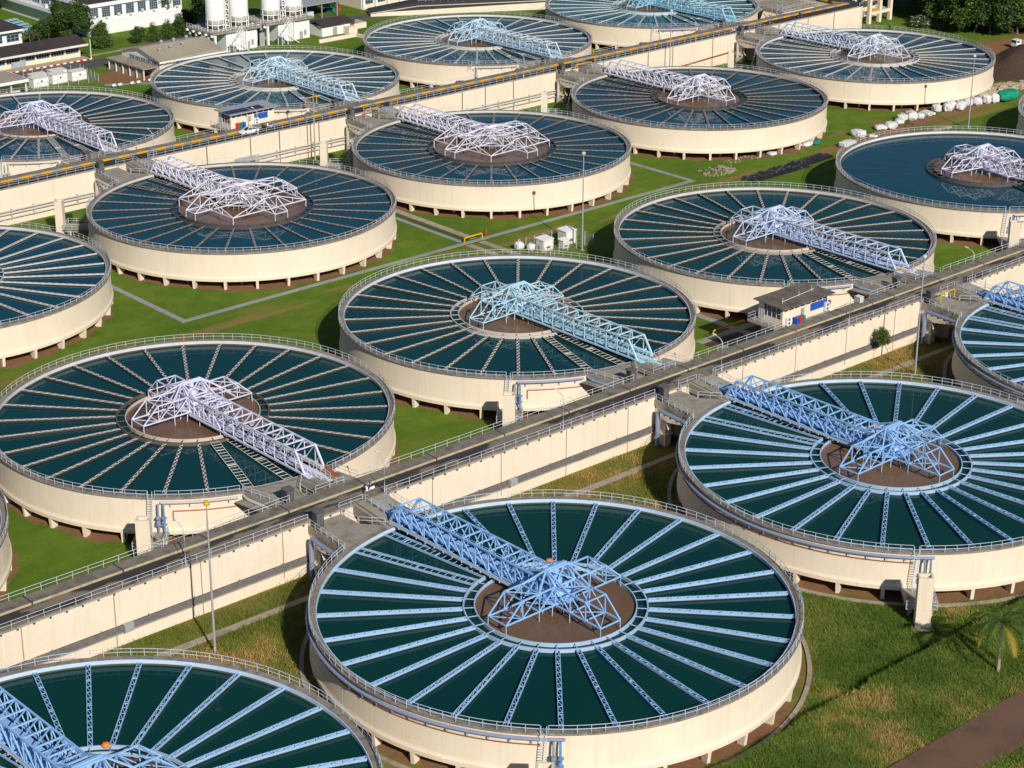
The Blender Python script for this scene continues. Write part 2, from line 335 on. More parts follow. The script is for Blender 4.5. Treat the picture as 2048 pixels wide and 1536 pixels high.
# ------------------------------------------------------------------ ground
def build_ground():
    xs = np.concatenate([[-2500, -900, -300], np.arange(60, 560.1, 1.6), [800, 1500, 3000]])
    ys = np.concatenate([[-1500, -500, -100, 40], np.arange(96, 127.5, 1.5), np.arange(127.6, 130.5, .28), np.arange(131, 560.1, 1.6), [700, 1200, 3500]])
    X, Y = np.meshgrid(xs, ys); Z = ground_z(X, Y); nx, ny = len(xs), len(ys)
    me = bpy.data.meshes.new('ground')
    v = np.stack([X.ravel(), Y.ravel(), Z.ravel()], -1)
    i = np.arange((ny-1)*(nx-1)); a = (i//(nx-1))*nx+i % (nx-1)
    f = np.stack([a, a+1, a+nx+1, a+nx], -1)
    me.vertices.add(len(v)); me.vertices.foreach_set('co', v.ravel().astype(np.float32))
    me.loops.add(f.size); me.loops.foreach_set('vertex_index', f.ravel().astype(np.int32))
    me.polygons.add(len(f)); me.polygons.foreach_set('loop_start', np.arange(0, f.size, 4, dtype=np.int32)); me.polygons.foreach_set('loop_total', np.full(len(f), 4, np.int32))
    me.polygons.foreach_set('use_smooth', np.ones(len(f), bool)); me.update()
    x, y = X.ravel(), Y.ravel(); d = tank_dist(x, y); n1 = fbm(x, y, 12, 21); n2 = fbm(x, y, 5, 31); n3 = fbm(x, y, 30, 41)
    soil = sstep(31.0, 29.0, d+3.6*(n2-.5))
    dry = np.where(y < 200, .35+1.1*(n1-.45), .12+.9*(n1-.55))
    dry = np.where((y < 200) & (y > 186) & (x > 120) & (x < 300), .55+.9*(n1-.5), dry)
    # wheel tracks through the grass corridor between the middle rows
    for yy in (282.5, 284.6): dry = np.maximum(dry, .75*sstep(1.3, .2, np.abs(y-yy-1.2*np.sin(x/17)))*sstep(.3, .55, n1+.1)*(y > 260))
    dry = np.maximum(dry, .45*sstep(7, 1, np.abs(y-284))*(n1 > .42)*sstep(.42, .6, n1))
    rough = sstep(200, 196, y)
    # bare and muddy ground right of the far tank and along the sack row
    mud = sstep(430, 452, x+8*(n1-.5))*sstep(338, 318, y+10*(n2-.5))
    mud = np.maximum(mud, sstep(3.2, .8, np.abs(y-286.5-.02*(x-400)-2*(n1-.5)))*sstep(340, 352, x)*.8)
    mud = np.maximum(mud, .75*sstep(.55, .7, n2)*sstep(10, 3, np.abs(y-290))*sstep(355, 365, x)*sstep(415, 400, x))
    shade = sstep(455, 470, x-.35*(y-330))*.6
    bare = sstep(.4, .55, n1+.1)*sstep(0, 4, 9-np.hypot((x-271)/1.2, (y-449)/.8)+3)
    bare = np.maximum(bare, .8*sstep(11, 6, np.hypot((x-272)*.8, y-448.5)+4*(n2-.5)))
    soil = np.maximum(soil, bare)
    soil = np.maximum(soil, mud)
    heap = sstep(1.05, .8, np.hypot((x-451)/18, (y-304)/13)+.3*(n2-.5))
    for nm, arr in (('heap', heap), ('dry', dry), ('soil', soil), ('rough', rough), ('leaf', shade)):
        at = me.attributes.new(nm, 'FLOAT', 'POINT'); at.data.foreach_set('value', np.clip(arr, 0, 1).astype(np.float32))
    n = N('ground_grass'); w = n.coord(); fine = n.noise(w, 2.2, 7, .75); mid = n.noise(w, .25, 5, .6); tiny = n.noise(w, 9, 4, .7)
    g = n.mix(n.ramp(mid, .3, .7), (.085, .165, .012), (.165, .225, .030)); g = n.mix(n.ramp(fine, .40, .78, 0, .6), g, (.055, .100, .012))
    rg = n.mix(n.ramp(mid, .35, .65), (.09, .135, .018), (.19, .20, .035)); rg = n.mix(n.ramp(fine, .42, .72, 0, .7), rg, (.055, .075, .016))
    g = n.mix(n.ramp(n.noise(w, .045, 4, .6), .42, .62, 0, .55), g, (.055, .125, .010)); g = n.mix(n.ramp(n.noise(w, .11, 5, .7), .58, .72, 0, .5), g, (.19, .19, .045)); g = n.mix(n.attr('rough'), g, rg)
    dr = n.mix(n.ramp(fine, .3, .7), (.19, .135, .04), (.33, .21, .08))
    dry = n.ramp(n.math('ADD', n.attr('dry'), n.ramp(fine, .25, .75, -.28, .28)), .3, .85); g = n.mix(dry, g, dr)
    so_ = n.mix(n.ramp(fine, .3, .7), (.31, .165, .085), (.17, .092, .050)); sf = n.ramp(n.math('ADD', n.attr('soil'), n.ramp(tiny, .2, .8, -.2, .2)), .35, .65)
    g = n.mix(sf, g, so_); g = n.mix(n.attr('heap'), g, n.mix(n.ramp(fine, .3, .7), (.105, .068, .048), (.045, .030, .022))); n.color(g); n.rough(.95); n.b.inputs['Specular IOR Level'].default_value = .1
    n.bump(n.math('ADD', fine, tiny), .7, .12)
    struct(link('ground', me, n.m))
build_ground()

# ------------------------------------------------------------------ tank meshes
NL = 72*2
def tank_wall():
    m = MB(); m.lathe([(28.98, 5.2), (29.55, 5.2), (29.72, 6.82), (29.72, 2.55), (29.80, 2.3), (29.95, 2.15), (29.97, 1.6), (29.2, 1.58), (26.5, 1.3), (0.1, 1.3)], NL); return m
def wall_full():
    m = MB(); m.lathe([(29.72, 6.84), (29.72, 2.62), (29.80, 2.34), (29.97, 2.12), (29.97, 1.58), (29.0, 1.56), (26, 1.5), (.5, 1.5)], NL)
    for i in range(32):   # shallow pour joints
        a = 2*PI*i/32+.05; m.box((29.722*math.cos(a), 29.722*math.sin(a), 4.7), (.012, .05, 4.1), a)
    return m
ME = {}
ME['wall'] = wall_full().mesh('wall', True)
try: ME['wall'].set_sharp_from_angle(angle=R(35))
except Exception: pass
ME['rim'] = MB().lathe([(29.0, 6.84), (29.98, 6.84), (30.0, 6.88), (30.0, TOP), (29.0, TOP)], NL, 0, 2*PI, True).mesh('rim')
ME['band'] = MB().lathe([(28.97, 6.64), (28.97, TOP+.015), (29.06, TOP+.015), (29.06, 6.64)], NL, 0, 2*PI, True).mesh('band')
ME['lining'] = MB().lathe([(28.99, 6.0), (28.99, 6.66)], NL).mesh('lining')
ME['water'] = MB().lathe([(9.9, WATER), (20, WATER), (28.99, WATER)], NL).mesh('water')
ME['water_star'] = MB().lathe([(12.5, WATER), (20, WATER), (28.99, WATER)], NL).mesh('water')
ME['sludge'] = MB().disc(9.83, 6.5).mesh('sludge'); ME['sludge_star'] = MB().disc(12.43, 6.5).mesh('sludge')
ME['well'] = MB().lathe([(9.82, 6.2), (9.82, 6.9), (9.95, 6.9), (9.95, 6.2)], 120).mesh('well'); ME['well_star'] = MB().lathe([(12.42, 6.2), (12.42, 6.86), (12.55, 6.86), (12.55, 6.2)], 120).mesh('well')
def ring_mesh(ro, rw):
    m = MB(); m.ring(ro-.17, ro, 6.2, 6.86, 120)
    for i in range(30):
        a = 2*PI*i/30; m.beam((rw*math.cos(a), rw*math.sin(a), 6.82), ((ro-.17)*math.cos(a), (ro-.17)*math.sin(a), 6.82), .09, .09)
    return m
ME['ring'] = ring_mesh(11.3, 9.95).mesh('ring'); ME['ring_star'] = ring_mesh(13.9, 12.55).mesh('ring')
def launder(w, lattice, lo=6.22, top=6.80, r0=11.3, fl=.08):
    m = MB(); r1 = 29.0; xm = (r0+r1)/2; L = r1-r0
    for s in (-1, 1): m.box((xm, s*w/2, (WATER+.13+top)/2), (L, .045, top-WATER-.13))
    m.mat(2)
    for s in (-1, 1): m.box((xm, s*w/2, (lo+WATER+.13)/2), (L, .044, WATER+.13-lo))
    m.box((xm, 0, lo+.03), (L, w-.06, .05))
    m.mat(1)
    for s in (-1, 1): m.box((xm, s*w/2, top+.015), (L, fl, .03))
    n = 14 if lattice else 17; st = (L-.3)/n
    for i in range(n+1):
        x = r0+.15+i*st; m.box((x, 0, top+.05), (.06, w, .05))
        if lattice and i < n: m.beam((x, -w/2, top+.055), (x+st, w/2, top+.055), .07, .04)
    for i in range(3): m.box((r0+3+i*5.6, 0, top-.02), (.10, w+.12, .10))
    return m
ME['launder'] = launder(.50, True).mesh('launder')
ME['launder_star'] = launder(.36, True, 6.2, 6.6, 13.9, .04).mesh('launder')
ME['launder_slim'] = launder(.40, True, 6.2, 6.64, 11.3, .055).mesh('launder')
ME['ladder'] = launder(1.3, False).mesh('ladder_launder')
ME['ladder_star'] = launder(1.3, False, 6.2, 6.66, 13.9).mesh('ladder_launder')
ME['ladder_low'] = launder(1.3, False, 6.2, 6.66).mesh('ladder_launder')
def zig(w=.42, top=6.66):     # launder reduced to its top bracing, with the trough itself under water
    m = MB(); r0, r1 = 11.36, 29.0
    for s in (-1, 1): m.box(((r0+r1)/2, s*w/2, top-.11), (r1-r0, .05, .3))
    m.mat(1); n = 26; st = (r1-r0)/n
    for i in range(n):
        a, b = (-1, 1) if i % 2 else (1, -1); m.beam((r0+i*st, a*w/2, top+.05), (r0+(i+1)*st, b*w/2, top+.05), .11, .06)
    m.box(((r0+r1)/2, w/2, top+.05), (r1-r0, .03, .03)); m.box(((r0+r1)/2, -w/2, top+.05), (r1-r0, .03, .03))
    return m
ME['zig'] = zig().mesh('launder_zig')
def columns_mesh():
    m = MB()
    m.prism([(28.1, -.24), (29.93, -.24), (29.93, .24), (28.1, .24)], [0, -.05, -.05, 0], 1.6); return m
ME['column'] = MB().add([(28.9, -.24, -.1), (29.75, -.24, -.1), (29.75, .24, -.1), (28.9, .24, -.1), (27.9, -.24, 1.58), (29.93, -.24, 1.58), (29.93, .24, 1.58), (27.9, .24, 1.58)], [(0,3,2,1),(4,5,6,7),(0,1,5,4),(1,2,6,5),(2,3,7,6),(3,0,4,7)]).mesh('column')
ME['pier'] = MB().box((26.2, 0, .75), (.6, .5, 1.7)).mesh('pier')
def railing_mesh(a0, a1, r=29.88, step=3.0):
    m = MB(); z0 = TOP; h = .98; n = max(1, round((a1-a0)/step)); d = (a1-a0)/n
    for i in range(n+1): m.tube(pol(r, a0+i*d, z0), pol(r, a0+i*d, z0+h), .038, 5)
    for zz in (h, h*.52): m.path([pol(r, a0+i*d/2, z0+zz) for i in range(2*n+1)], .036, 5)
    return m
RSEG = {1: [(112, 223.7), (225.5, 446)], 2: [(226.5, 248.5), (274.5, 584.7)], 3: [(112, 134.1), (135.9, 446)], 4: [(226.5, 248.5), (274.5, 584.7)]}
LADAZ = {1: 224.6, 2: 225.6, 3: 135, 4: 225.6}
for r_ in RSEG: ME['railing%d' % r_] = [railing_mesh(*q).mesh('railing') for q in RSEG[r_]]
def ring_pipe(a0, a1, z=6.45, r=30.12):
    m = MB(); n = max(4, int(abs(a1-a0)/2))
    m.path([pol(r, a0+(a1-a0)*i/n, z) for i in range(n+1)], .2, 8)
    k = int(abs(a1-a0)/4.5)
    for i in range(k):
        a = a0+(a1-a0)*(i+.5)/k; m.box(pol(29.98, a, z-.32), (.5, .09, .12), R(a)); m.box(pol(30.1, a, z-.5), (.08, .09, .3), R(a))
    return m
ME['pipe1'] = ring_pipe(114, 229).mesh('ring_pipe'); ME['pipe2'] = ring_pipe(228, 248).mesh('ring_pipe'); ME['pipe3'] = ring_pipe(114, 131).mesh('ring_pipe'); ME['pipe4'] = ME['pipe2']
ME['conduit1'] = MB().path([pol(29.82, 112+i*2, 5.55) for i in range(57)], .07, 6).mesh('conduit')
ME['conduit2'] = MB().path([pol(29.82, 231+i*.9, 5.05) for i in range(20)], .08, 6).path([pol(29.82, 231, 5.05), pol(29.82, 231, 3.6)], .08, 6).mesh('conduit')

# ------------------------------------------------------------------ truss bridge meshes (local +Y towards the channel)
CH, WB = .165, .11
AN = (1.6, 4.2, 6.9, 9.5); HW = 1.62; ZB, ZT = 7.9, 10.3
def arm_mesh(AN, HW, ZB, ZT, legs=(3, 1)):      # along +X: nodes AN, the last one is the low tip
    m = MB(); K = len(AN)-1
    for s in (-1, 1):
        y = s*HW
        m.beam((AN[0], y, ZB), (AN[K], y, ZB), CH); m.beam((AN[0], y, ZT), (AN[K-1], y, ZT), CH); m.beam((AN[K], y, ZB), (AN[K-1], y, ZT), CH*.9)
        for a in AN[:K]: m.beam((a, y, ZB), (a, y, ZT), WB)
        for i in range(K-1, 0, -1): m.beam((AN[i], y, ZB), (AN[i-1], y, ZT), WB)
        for i in legs: m.tube((AN[i], y, ZB), (AN[i], y, 6.52), .06, 5)
    for a in AN: m.beam((a, -HW, ZB), (a, HW, ZB), CH*.85)
    for a in AN[:K]: m.beam((a, -HW, ZT), (a, HW, ZT), CH*.85)
    for i in range(K): m.beam((AN[i], -HW if i % 2 else HW, ZB+.02), (AN[i+1], HW if i % 2 else -HW, ZB+.02), WB*.8)
    for i in range(K-1): m.beam((AN[i], HW if i % 2 else -HW, ZT), (AN[i+1], -HW if i % 2 else HW, ZT), WB)
    return m
SAN = (1.5, 5.0, 8.9, 12.3); SHW, SZB, SZT = 1.5, 8.2, 10.5
ME['arm_star'] = arm_mesh(SAN, SHW, SZB, SZT, (3,)).mesh('rake_arm')
ME['arm'] = arm_mesh(AN, HW, ZB, ZT).mesh('rake_arm')
def wing_mesh():     # square corner frame between two neighbouring arms, first quadrant
    m = MB(); q = 8.75; tip = (q, q, SZB)
    for a, b in (((q, SHW, SZB), (SAN[2], SHW, SZT)), ((SHW, q, SZB), (SHW, SAN[2], SZT))):
        m.beam(tip, a, CH); m.beam(tip, b, CH*.8)
        mid = tuple(x+(y-x)*.45 for x, y in zip(tip, a)); top = tuple(x+(y-x)*.45 for x, y in zip(tip, b)); m.beam(mid, top, WB*.9); m.beam(mid, b, WB*.9)
    m.beam((SAN[1], SHW, SZT), (SHW, SAN[1], SZT), WB); m.beam((SAN[1], SHW, SZB), (SHW, SAN[1], SZB), WB)
    m.tube(tip, (q, q, 6.55), .08, 5)
    return m
ME['wing'] = wing_mesh().mesh('rake_wing')
def bridge_truss():
    m = MB(); x = 1.7; zb, zt = 7.55, 10.5; ys = [3.0+i*2.5 for i in range(11)]; CH, WB = .17, .115
    for s in (-1, 1):
        m.beam((s*x, 1.7, zb), (s*x, 30.2, zb), .2, .24); m.beam((s*x, 1.7, zt), (s*x, ys[-1], zt), .19); m.beam((s*x, ys[-1], zt), (s*x, 30.0, zb+.1), .26)
        for i, y in enumerate(ys):
            m.beam((s*x, y, zb), (s*x, y, zt), WB)
            if i: m.beam((s*x, ys[i-1], zb), (s*x, y, zt), WB)
    for i, y in enumerate(ys):
        m.beam((-x, y, zt), (x, y, zt), .17); m.beam((-x, y, zb-.05), (x, y, zb-.05), .16)
        if i:
            m.beam((-x, ys[i-1], zt), (x, y, zt), .12); m.beam((x if i % 2 else -x, ys[i-1], zb-.05), (-x if i % 2 else x, y, zb-.05), .1)
    for s in (-1, 1): m.beam((s*x, ys[-1], zb), (s*x, ys[-1]+1.0, zt-1.4), .1)
    return m
ME['bridge'] = bridge_truss().mesh('truss_frame')
def bridge_deck():
    m = MB(); m.span(-.35, 1.15, 1.5, 30.0, 7.62, 7.70); m.prism([(-.6, 29.6), (2.0, 29.6), (2.0, 33.4), (-.6, 33.4)], [7.62, 7.62, 7.2, 7.2], [7.72, 7.72, 7.3, 7.3]); return m
ME['deck'] = bridge_deck().mesh('walkway_deck')
def bridge_pipe():
    m = MB(); m.tube((-.95, 1.5, 8.05), (-.95, 30.6, 8.05), .36, 10); m.tube((1.42, 2, 7.95), (1.42, 29.5, 7.95), .12, 7)
    for i in range(11): m.box((-.95, 3+i*2.6, 8.05), (.86, .12, .86))
    return m
ME['bpipe'] = bridge_pipe().mesh('feed_pipe')
def bridge_rail():
    m = MB()
    for x in (-.42, 1.2):
        for z in (8.2, 8.65): m.tube((x, 2, z), (x, 30, z), .035, 5); m.tube((x, 30, z), (x, 33.2, z-.4), .035, 5)
        for i in range(17): m.tube((x, 2+i*1.75, 7.68), (x, 2+i*1.75, 8.65), .035, 5)
        for y in (30.9, 32, 33.1): m.tube((x, y, 7.3), (x, y, 8.65-.4*(y-30)/3.2), .035, 5)
    return m
ME['brail'] = bridge_rail().mesh('handrail')
def tray_mesh():
    m = MB(); m.span(-1.98, -1.84, 2, 30.5, 7.36, 7.52)
    for i in range(16): m.box((-1.95, 2.6+i*1.8, 7.35), (.3, .1, .22))
    return m
ME['tray'] = tray_mesh().mesh('cable_tray')
def gallows(HT, r4, HW=1.62, ZT=10.3, ZB=7.9):
    m = MB(); p = [(-HW, 0, HT), (HW, 0, HT)]
    m.beam(p[0], p[1], .3); m.beam((-HW, .35, HT-.1), (HW, .35, HT-.1), .22); m.beam((-HW, -.35, HT-.1), (HW, -.35, HT-.1), .22)
    for s, q in ((-1, p[0]), (1, p[1])):
        for y in (-r4, r4): m.beam(q, (s*HW, y, ZT), .18)
        for y in (-1.62, 1.62):
            m.beam(q, (s*HW, y, ZT), .22); m.beam(q, (s*r4, y, ZT), .18); m.beam(q, (s*HW, y, ZB), .15); m.beam(q, (-s*HW, y, ZT), .12)
        m.beam((s*HW, -1.62, ZT), (s*HW, 1.62, ZT), .2); m.beam((-1.62, s*1.62, ZT), (1.62, s*1.62, ZT), .2)
        m.prism([(s*HW-.1, -.5), (s*HW+.1, -.5), (s*HW+.1, .5), (s*HW-.1, .5)], HT-.7, HT+.05)
    m.tube((0, 0, 6.3), (0, 0, HT-.1), .35, 10); m.tube((0, 0, 9.6), (0, 0, 10.6), .8, 12); m.tube((0, 0, 8.2), (0, 0, 8.8), 1.2, 14, .9)
    return m
ME['gallows'] = gallows(12.0, 4.2).mesh('gallows_frame'); ME['gallows_star'] = gallows(11.3, 5.0, 1.5, 10.5, 8.2).mesh('gallows_frame')
def drive_platform():
    m = MB(); m.ring(.6, 2.5, 8.0, 8.12, 16)
    for i in range(16):
        a = i*22.5; m.tube(pol(2.45, a, 8.1), pol(2.45, a, 9.1), .035, 5)
        for z in (8.6, 9.1): m.tube(pol(2.45, a, z), pol(2.45, a+22.5, z), .035, 5)
    for i in range(12):
        a = i*30+8; m.tube(pol(2.0+.2*(i % 2), a, 8.0), pol(2.5+.2*(i % 3), a, 6.55), .06, 5)
    m.box((.9, -.9, 8.6), (.9, .7, 1.0)); m.box((-.9, .8, 8.5), (.7, .7, .8)); m.tube((.9, -.9, 9.1), (.9, -.9, 9.9), .3, 10)
    return m
ME['drive'] = drive_platform().mesh('drive_platform')
ME['float'] = MB().lathe([(.001, 0), (.35, .05), (.48, .22), (.48, .34), (.3, .5), (.001, .52)], 14).mesh('float', True)

# ------------------------------------------------------------------ the tanks
TINFO = {
 (1,-1): ('blue', 'round settling tank cut by the lower left corner of the photo, blue channels'),
 (1, 0): ('blue', 'largest round settling tank in front, blue channels and dark green water'),
 (1, 1): ('blue', 'round settling tank with blue channels and orange float above the coconut palm'),
 (1, 2): ('blue', 'round settling tank with blue channels cut by the right edge beyond the near road'),
 (2,-1): ('ivory', 'round settling tank of which only a sliver shows at the left edge'),
 (2, 0): ('lav', 'round settling tank with lavender bridge ending in a rusty ramp'),
 (2, 1): ('aqua', 'round settling tank in the middle of the photo with pale aqua bridge'),
 (2, 2): ('peri', 'round settling tank behind the grey roofed control hut of the near road'),
 (2, 3): ('pearl', 'round settling tank with its channels drowned under the water, at the right edge'),
 (2, 4): ('pearl', 'round settling tank of which only the rim shows near the green sheet'),
 (3,-1): ('ivory', 'round settling tank with plain white channels cut by the left edge'),
 (3, 0): ('ash', 'round settling tank with star shaped white truss, nearer of the two'),
 (3, 1): ('ash', 'round settling tank with star shaped white truss, behind the other such tank'),
 (3, 2): ('ash', 'round settling tank with dark channels and four armed truss behind the star ones'),
 (3, 3): ('mist', 'round settling tank beside the heap of dark earth and the truck'),
 (4, 0): ('lav', 'round settling tank at the left edge below the fenced white containers'),
 (4, 1): ('sky', 'round settling tank with white silos mirrored in its water'),
 (4, 2): ('sky', 'round settling tank between the silo mirroring tank and the cyan bridge tank'),
 (4, 3): ('cyan', 'round settling tank with bright cyan bridge at the top edge of the photo'),
}
BINFO = {
 (1,-1): 'blue truss bridge over the tank in the lower left corner', (1, 0): 'big blue truss bridge over the largest tank in front',
 (1, 1): 'blue truss bridge over the tank above the coconut palm', (1, 2): 'blue truss bridge cut by the right edge of the photo',
 (2,-1): 'white truss bridge over the tank sliver at the left edge', (2, 0): 'lavender truss bridge with a rusty orange ramp at its foot',
 (2, 1): 'pale aqua truss bridge over the tank in the middle of the photo', (2, 2): 'periwinkle truss bridge behind the grey roofed control hut',
 (2, 3): 'white truss bridge over the tank with drowned channels', (2, 4): 'white truss bridge on the tank beyond the right edge',
 (3,-1): 'white truss bridge over the tank cut by the left edge, tip of one arm showing', (3, 0): 'white truss bridge with star shaped rake, nearest of the two stars',
 (3, 1): 'white truss bridge with star shaped rake, farther of the two stars', (3, 2): 'white truss bridge with dark channels below and four arms, right of the stars',
 (3, 3): 'pale blue truss bridge on the tank beside the dark earth heap', (4, 0): 'white truss bridge beyond the yellow kerb at the left edge',
 (4, 1): 'light blue truss bridge over the water that mirrors the silos', (4, 2): 'light blue truss bridge between the silo tank and the cyan bridge',
 (4, 3): 'bright cyan truss bridge at the top edge of the photo',
}
ARMROT = {(3, 2): 3, (2, 3): -12, (3, 3): 4, (1, 1): 1, (2, 1): 3, (4, 0): -8, (4, 1): 10, (4, 2): 6, (4, 3): 8, (3, 0): 2, (3, 1): 3}
STAR = {(3, 0), (3, 1)}
ZIGT = {(2, 0), (2, 1), (2, 2), (4, 0)}; LOWT = {(2, 3), (2, 4)}
COLZ = {True: 0}
for (row, k) in TANKS:
    cx, cy = centre(row, k); pn, lab = TINFO[(row, k)]; P = PAL[pn]
    t = thing('settling_tank', lab, 'settling tank', (cx, cy, 0), 0, 'round settling tanks')
    link('wall', ME['wall'], M['wall'], t); link('rim_walkway', ME['rim'], M['rim'], t); link('inner_band', ME['band'], P['band'], t); link('lining', ME['lining'], M['wet'], t)
    st = '_star' if (row, k) in STAR else ''
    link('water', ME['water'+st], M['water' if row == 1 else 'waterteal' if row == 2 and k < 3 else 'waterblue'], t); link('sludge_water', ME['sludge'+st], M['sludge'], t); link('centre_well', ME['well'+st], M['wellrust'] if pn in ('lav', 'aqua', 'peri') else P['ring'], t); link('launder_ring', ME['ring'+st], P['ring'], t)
    for rme in ME['railing%d' % row]: link('railing', rme, M['rail'] if row != 1 else M['railblue'], t)
    link('ring_pipe', ME['pipe%d' % row], M['bluepipe'] if (row == 1 or (row, k) in ((2, 1), (2, 2), (4, 3))) else M['greypipe'], t)
    if row == 1: link('conduit', ME['conduit1'], M['rust'], t)
    if row == 2: link('conduit', ME['conduit2'], M['redpipe'], t)
    for i in range(32):
        a = 2*PI*i/32+.06
        link('column', ME['column'], M['wall'], t, rz=a)
        if i % 2 == 0: link('pier', ME['pier'], M['wall'], t, rz=a+.1)
    lads = (96, 108) if SGN[row] > 0 else (264, 252)
    skip = (90,)
    for i in range(30):
        a = 12*i
        if a in lads: link('ladder_launder', ME['ladder_star'] if st else ME['ladder_low'] if (row, k) in ZIGT | LOWT or row > 2 else ME['ladder'], [P['side'], P['lat'], P['wetside']], t, rz=R(a))
        else:
            me = ME['zig'] if (row, k) in ZIGT else ME['launder_star'] if st else ME['launder'] if row == 1 else ME['launder_slim']
            o = link('launder', me, [P['side'], P['lat'], P['wetside']], t, rz=R(a+.4*math.sin(i*7.3+k)))
            if (row, k) in LOWT: o.location.z = -.30
    b = thing('truss_bridge', BINFO[(row, k)], 'bridge', (cx, cy, 0), 0 if SGN[row] > 0 else PI, 'truss bridges over the tanks')
    T = P['truss']
    link('truss_frame', ME['bridge'], T, b); d = link('walkway_deck', ME['deck'], T, b); link('feed_pipe', ME['bpipe'], T if row in (1,) else M['greypipe'] if pn in ('lav',) else T, b)
    link('handrail', ME['brail'], T, b); link('gallows_frame', ME['gallows'+st], T, b); link('cable_tray', ME['tray'], M['greypipe'] if row == 1 else M['rust'] if pn in ('lav', 'aqua') else M['greypipe'], b)
    link('drive_platform', ME['drive'], T if row != 3 else M['steel'], b)
    ar = ARMROT.get((row, k), 0)
    for i in range(4): link('rake_arm', ME['arm'+st], T, b, rz=R(90*i+ar))
    if st:
        for i in range(4): link('rake_wing', ME['wing'], T, b, rz=R(90*i+ar))
    if (row, k) == (2, 0):
        link('rusty_ramp', MB().prism([(-2.0, 29.6), (-.5, 29.6), (-.5, 33.0), (-2.0, 33.0)], [7.75, 7.75, 7.25, 7.25], [8.0, 8.0, 7.4, 7.4]).mesh('rusty_ramp'), M['rust'], b)
    if row == 1:
        fx, fy = (cx+3.3*1.5, cy+4.2*1.5)
        tag(link('float', ME['float'], M['orange'], None, (cx+6.95, cy+8.6, 6.75)), {-1: 'orange float in the tank of the lower left corner', 0: 'orange float behind the truss of the largest front tank', 1: 'orange float behind the truss of the tank above the palm', 2: 'orange float in the tank cut by the right edge'}[k], 'float', 'orange floats')

# ================================================================== elevated channels that carry the two roads
def straight_rail(p, q, z0, h=1.0, step=2.2, r=.04):
    m = MB(); p = Vector((*p, z0)) if len(p) == 2 else Vector(p); q = Vector((*q, z0)) if len(q) == 2 else Vector(q); n = max(1, round((q-p).length/step))
    for i in range(n+1):
        c = p.lerp(q, i/n); m.tube(c, c+Vector((0, 0, h)), r, 5)
    for f in (.52, 1.): m.tube(p+Vector((0, 0, h*f)), q+Vector((0, 0, h*f)), r*.95, 5)
    return m
def spans(x0, x1, gaps):
    out = []; x = x0
    for a, b in sorted(gaps):
        if a > x0 and a < x1: out.append((x, a))
        x = max(x, b)
    if x < x1: out.append((x, x1))
    return [(a, b) for a, b in out if b-a > .6]
def channel(label, road, x0, x1, rowA, rowB, kerb, wallmat, kerbs):
    y0, y1 = road; yk = kerb
    t = thing('elevated_channel', label, 'channel wall', ((x0+x1)/2, (y0+y1)/2, 0)); ox, oy = (x0+x1)/2, (y0+y1)/2
    L = lambda m: MB.add(MB(), [(v[0]-ox, v[1]-oy, v[2]) for v in m.v], m.f)
    obj('wall', L(MB().span(x0, x1, y0+.12, y1-.12, -1, 7.45)), wallmat, t)
    obj('deck_slab', L(MB().span(x0, x1, y0, y1, 7.45, RZ)), M['concrete'], t)
    ca = [centre(rowA, k)[0] for k in range(-3, 6)]; cb = [centre(rowB, k)[0] for k in range(-3, 6)]
    for a, b in spans(x0+.2, x1-.2, [(c-9.9, c-4.8) for c in ca]+[(c-.8, c+2.9) for c in ca]): obj('railing', L(straight_rail((a, y0+.12), (b, y0+.12), RZ)), M['rail'], t)
    for a, b in spans(x0+.2, x1-.2, [(c-8.9, c-4.6) for c in cb]+[(c+.2, c+3.2) for c in cb]+kerbs): obj('railing', L(straight_rail((a, y1-.15), (b, y1-.15), RZ+.3)), M['rail'], t)
    return t, L
t1, L1 = channel('cream walled channel carrying the worn grey road between the front tanks', ROAD1, -40, 470, 1, 2, 200.7, M['wall2'], [(242, 264)])
obj('kerb_walkway', L1(MB().span(-40, 470, 200.75, 202.98, RZ, RZ+.3)), M['kerbtop'], t1)
m = MB(); m.span(-40, 470, 200.68, 200.75, RZ, RZ+.305); obj('kerb_face', L1(m), M['kerbface'], t1)
m = MB()
for i in range(40):
    if -40+12.7*i+3 < 468: m.span(-40+12.7*i+3, -40+12.7*i+3.22, 200.66, 202.99, RZ, RZ+.312)
o = obj('kerb_joint', L1(m), M['darkmetal'], t1); o['kind'] = 'stuff'
struct(obj('near_road', MB().span(-40, 470, ROAD1[0]+.28, 200.7, RZ-.1, RZ+.004), M['road']))
obj('ledge', L1(MB().span(-40, 470, 196.66, 197.1, 1.85, 2.0)), M['concrete'], t1)
m = MB(); m.span(-40, 470, 196.86, 197.1, 2.02, 2.86)
obj('louvre_tray', L1(m), M['louvre'], t1)
m = MB()
for z in (2.15, 2.3, 2.45, 2.6, 2.75): m.span(-40, 470, 196.80, 196.86, z, z+.06)
for i in range(300): m.span(-40+1.7*i, -40+1.7*i+.07, 196.78, 196.86, 2.0, 2.9+.28*(i % 4 == 0))
o = obj('tray_slats', L1(m), M['louvre2'], t1)
jm = concrete('rusty_joint', (.30, .20, .13), (.12, .06, .035), .5, 1.0)
for i in range(60):
    x = 105.5+6.33*i-6.33*22
    if -38 < x < 468: obj('wall_joint', L1(MB().span(x, x+(.10 if i % 2 else .05), 197.08, 197.14, -.5+1.2*(i % 3 == 0), 7.44)), jm if i % 2 else M['wall'], t1)
for i, x in enumerate((112.6, 176.2, 233.0)): tag(obj('junction_box', MB().span(x, x+1.3, 196.2, 196.79, 2.05, 3.1), M['steel']), ['grey junction box on the wall ledge, lowest in the photo', 'grey junction box on the wall ledge behind the largest front tank', 'grey junction box on the wall ledge near the sapling'][i], 'junction box', 'junction boxes on the ledge')
m = MB()
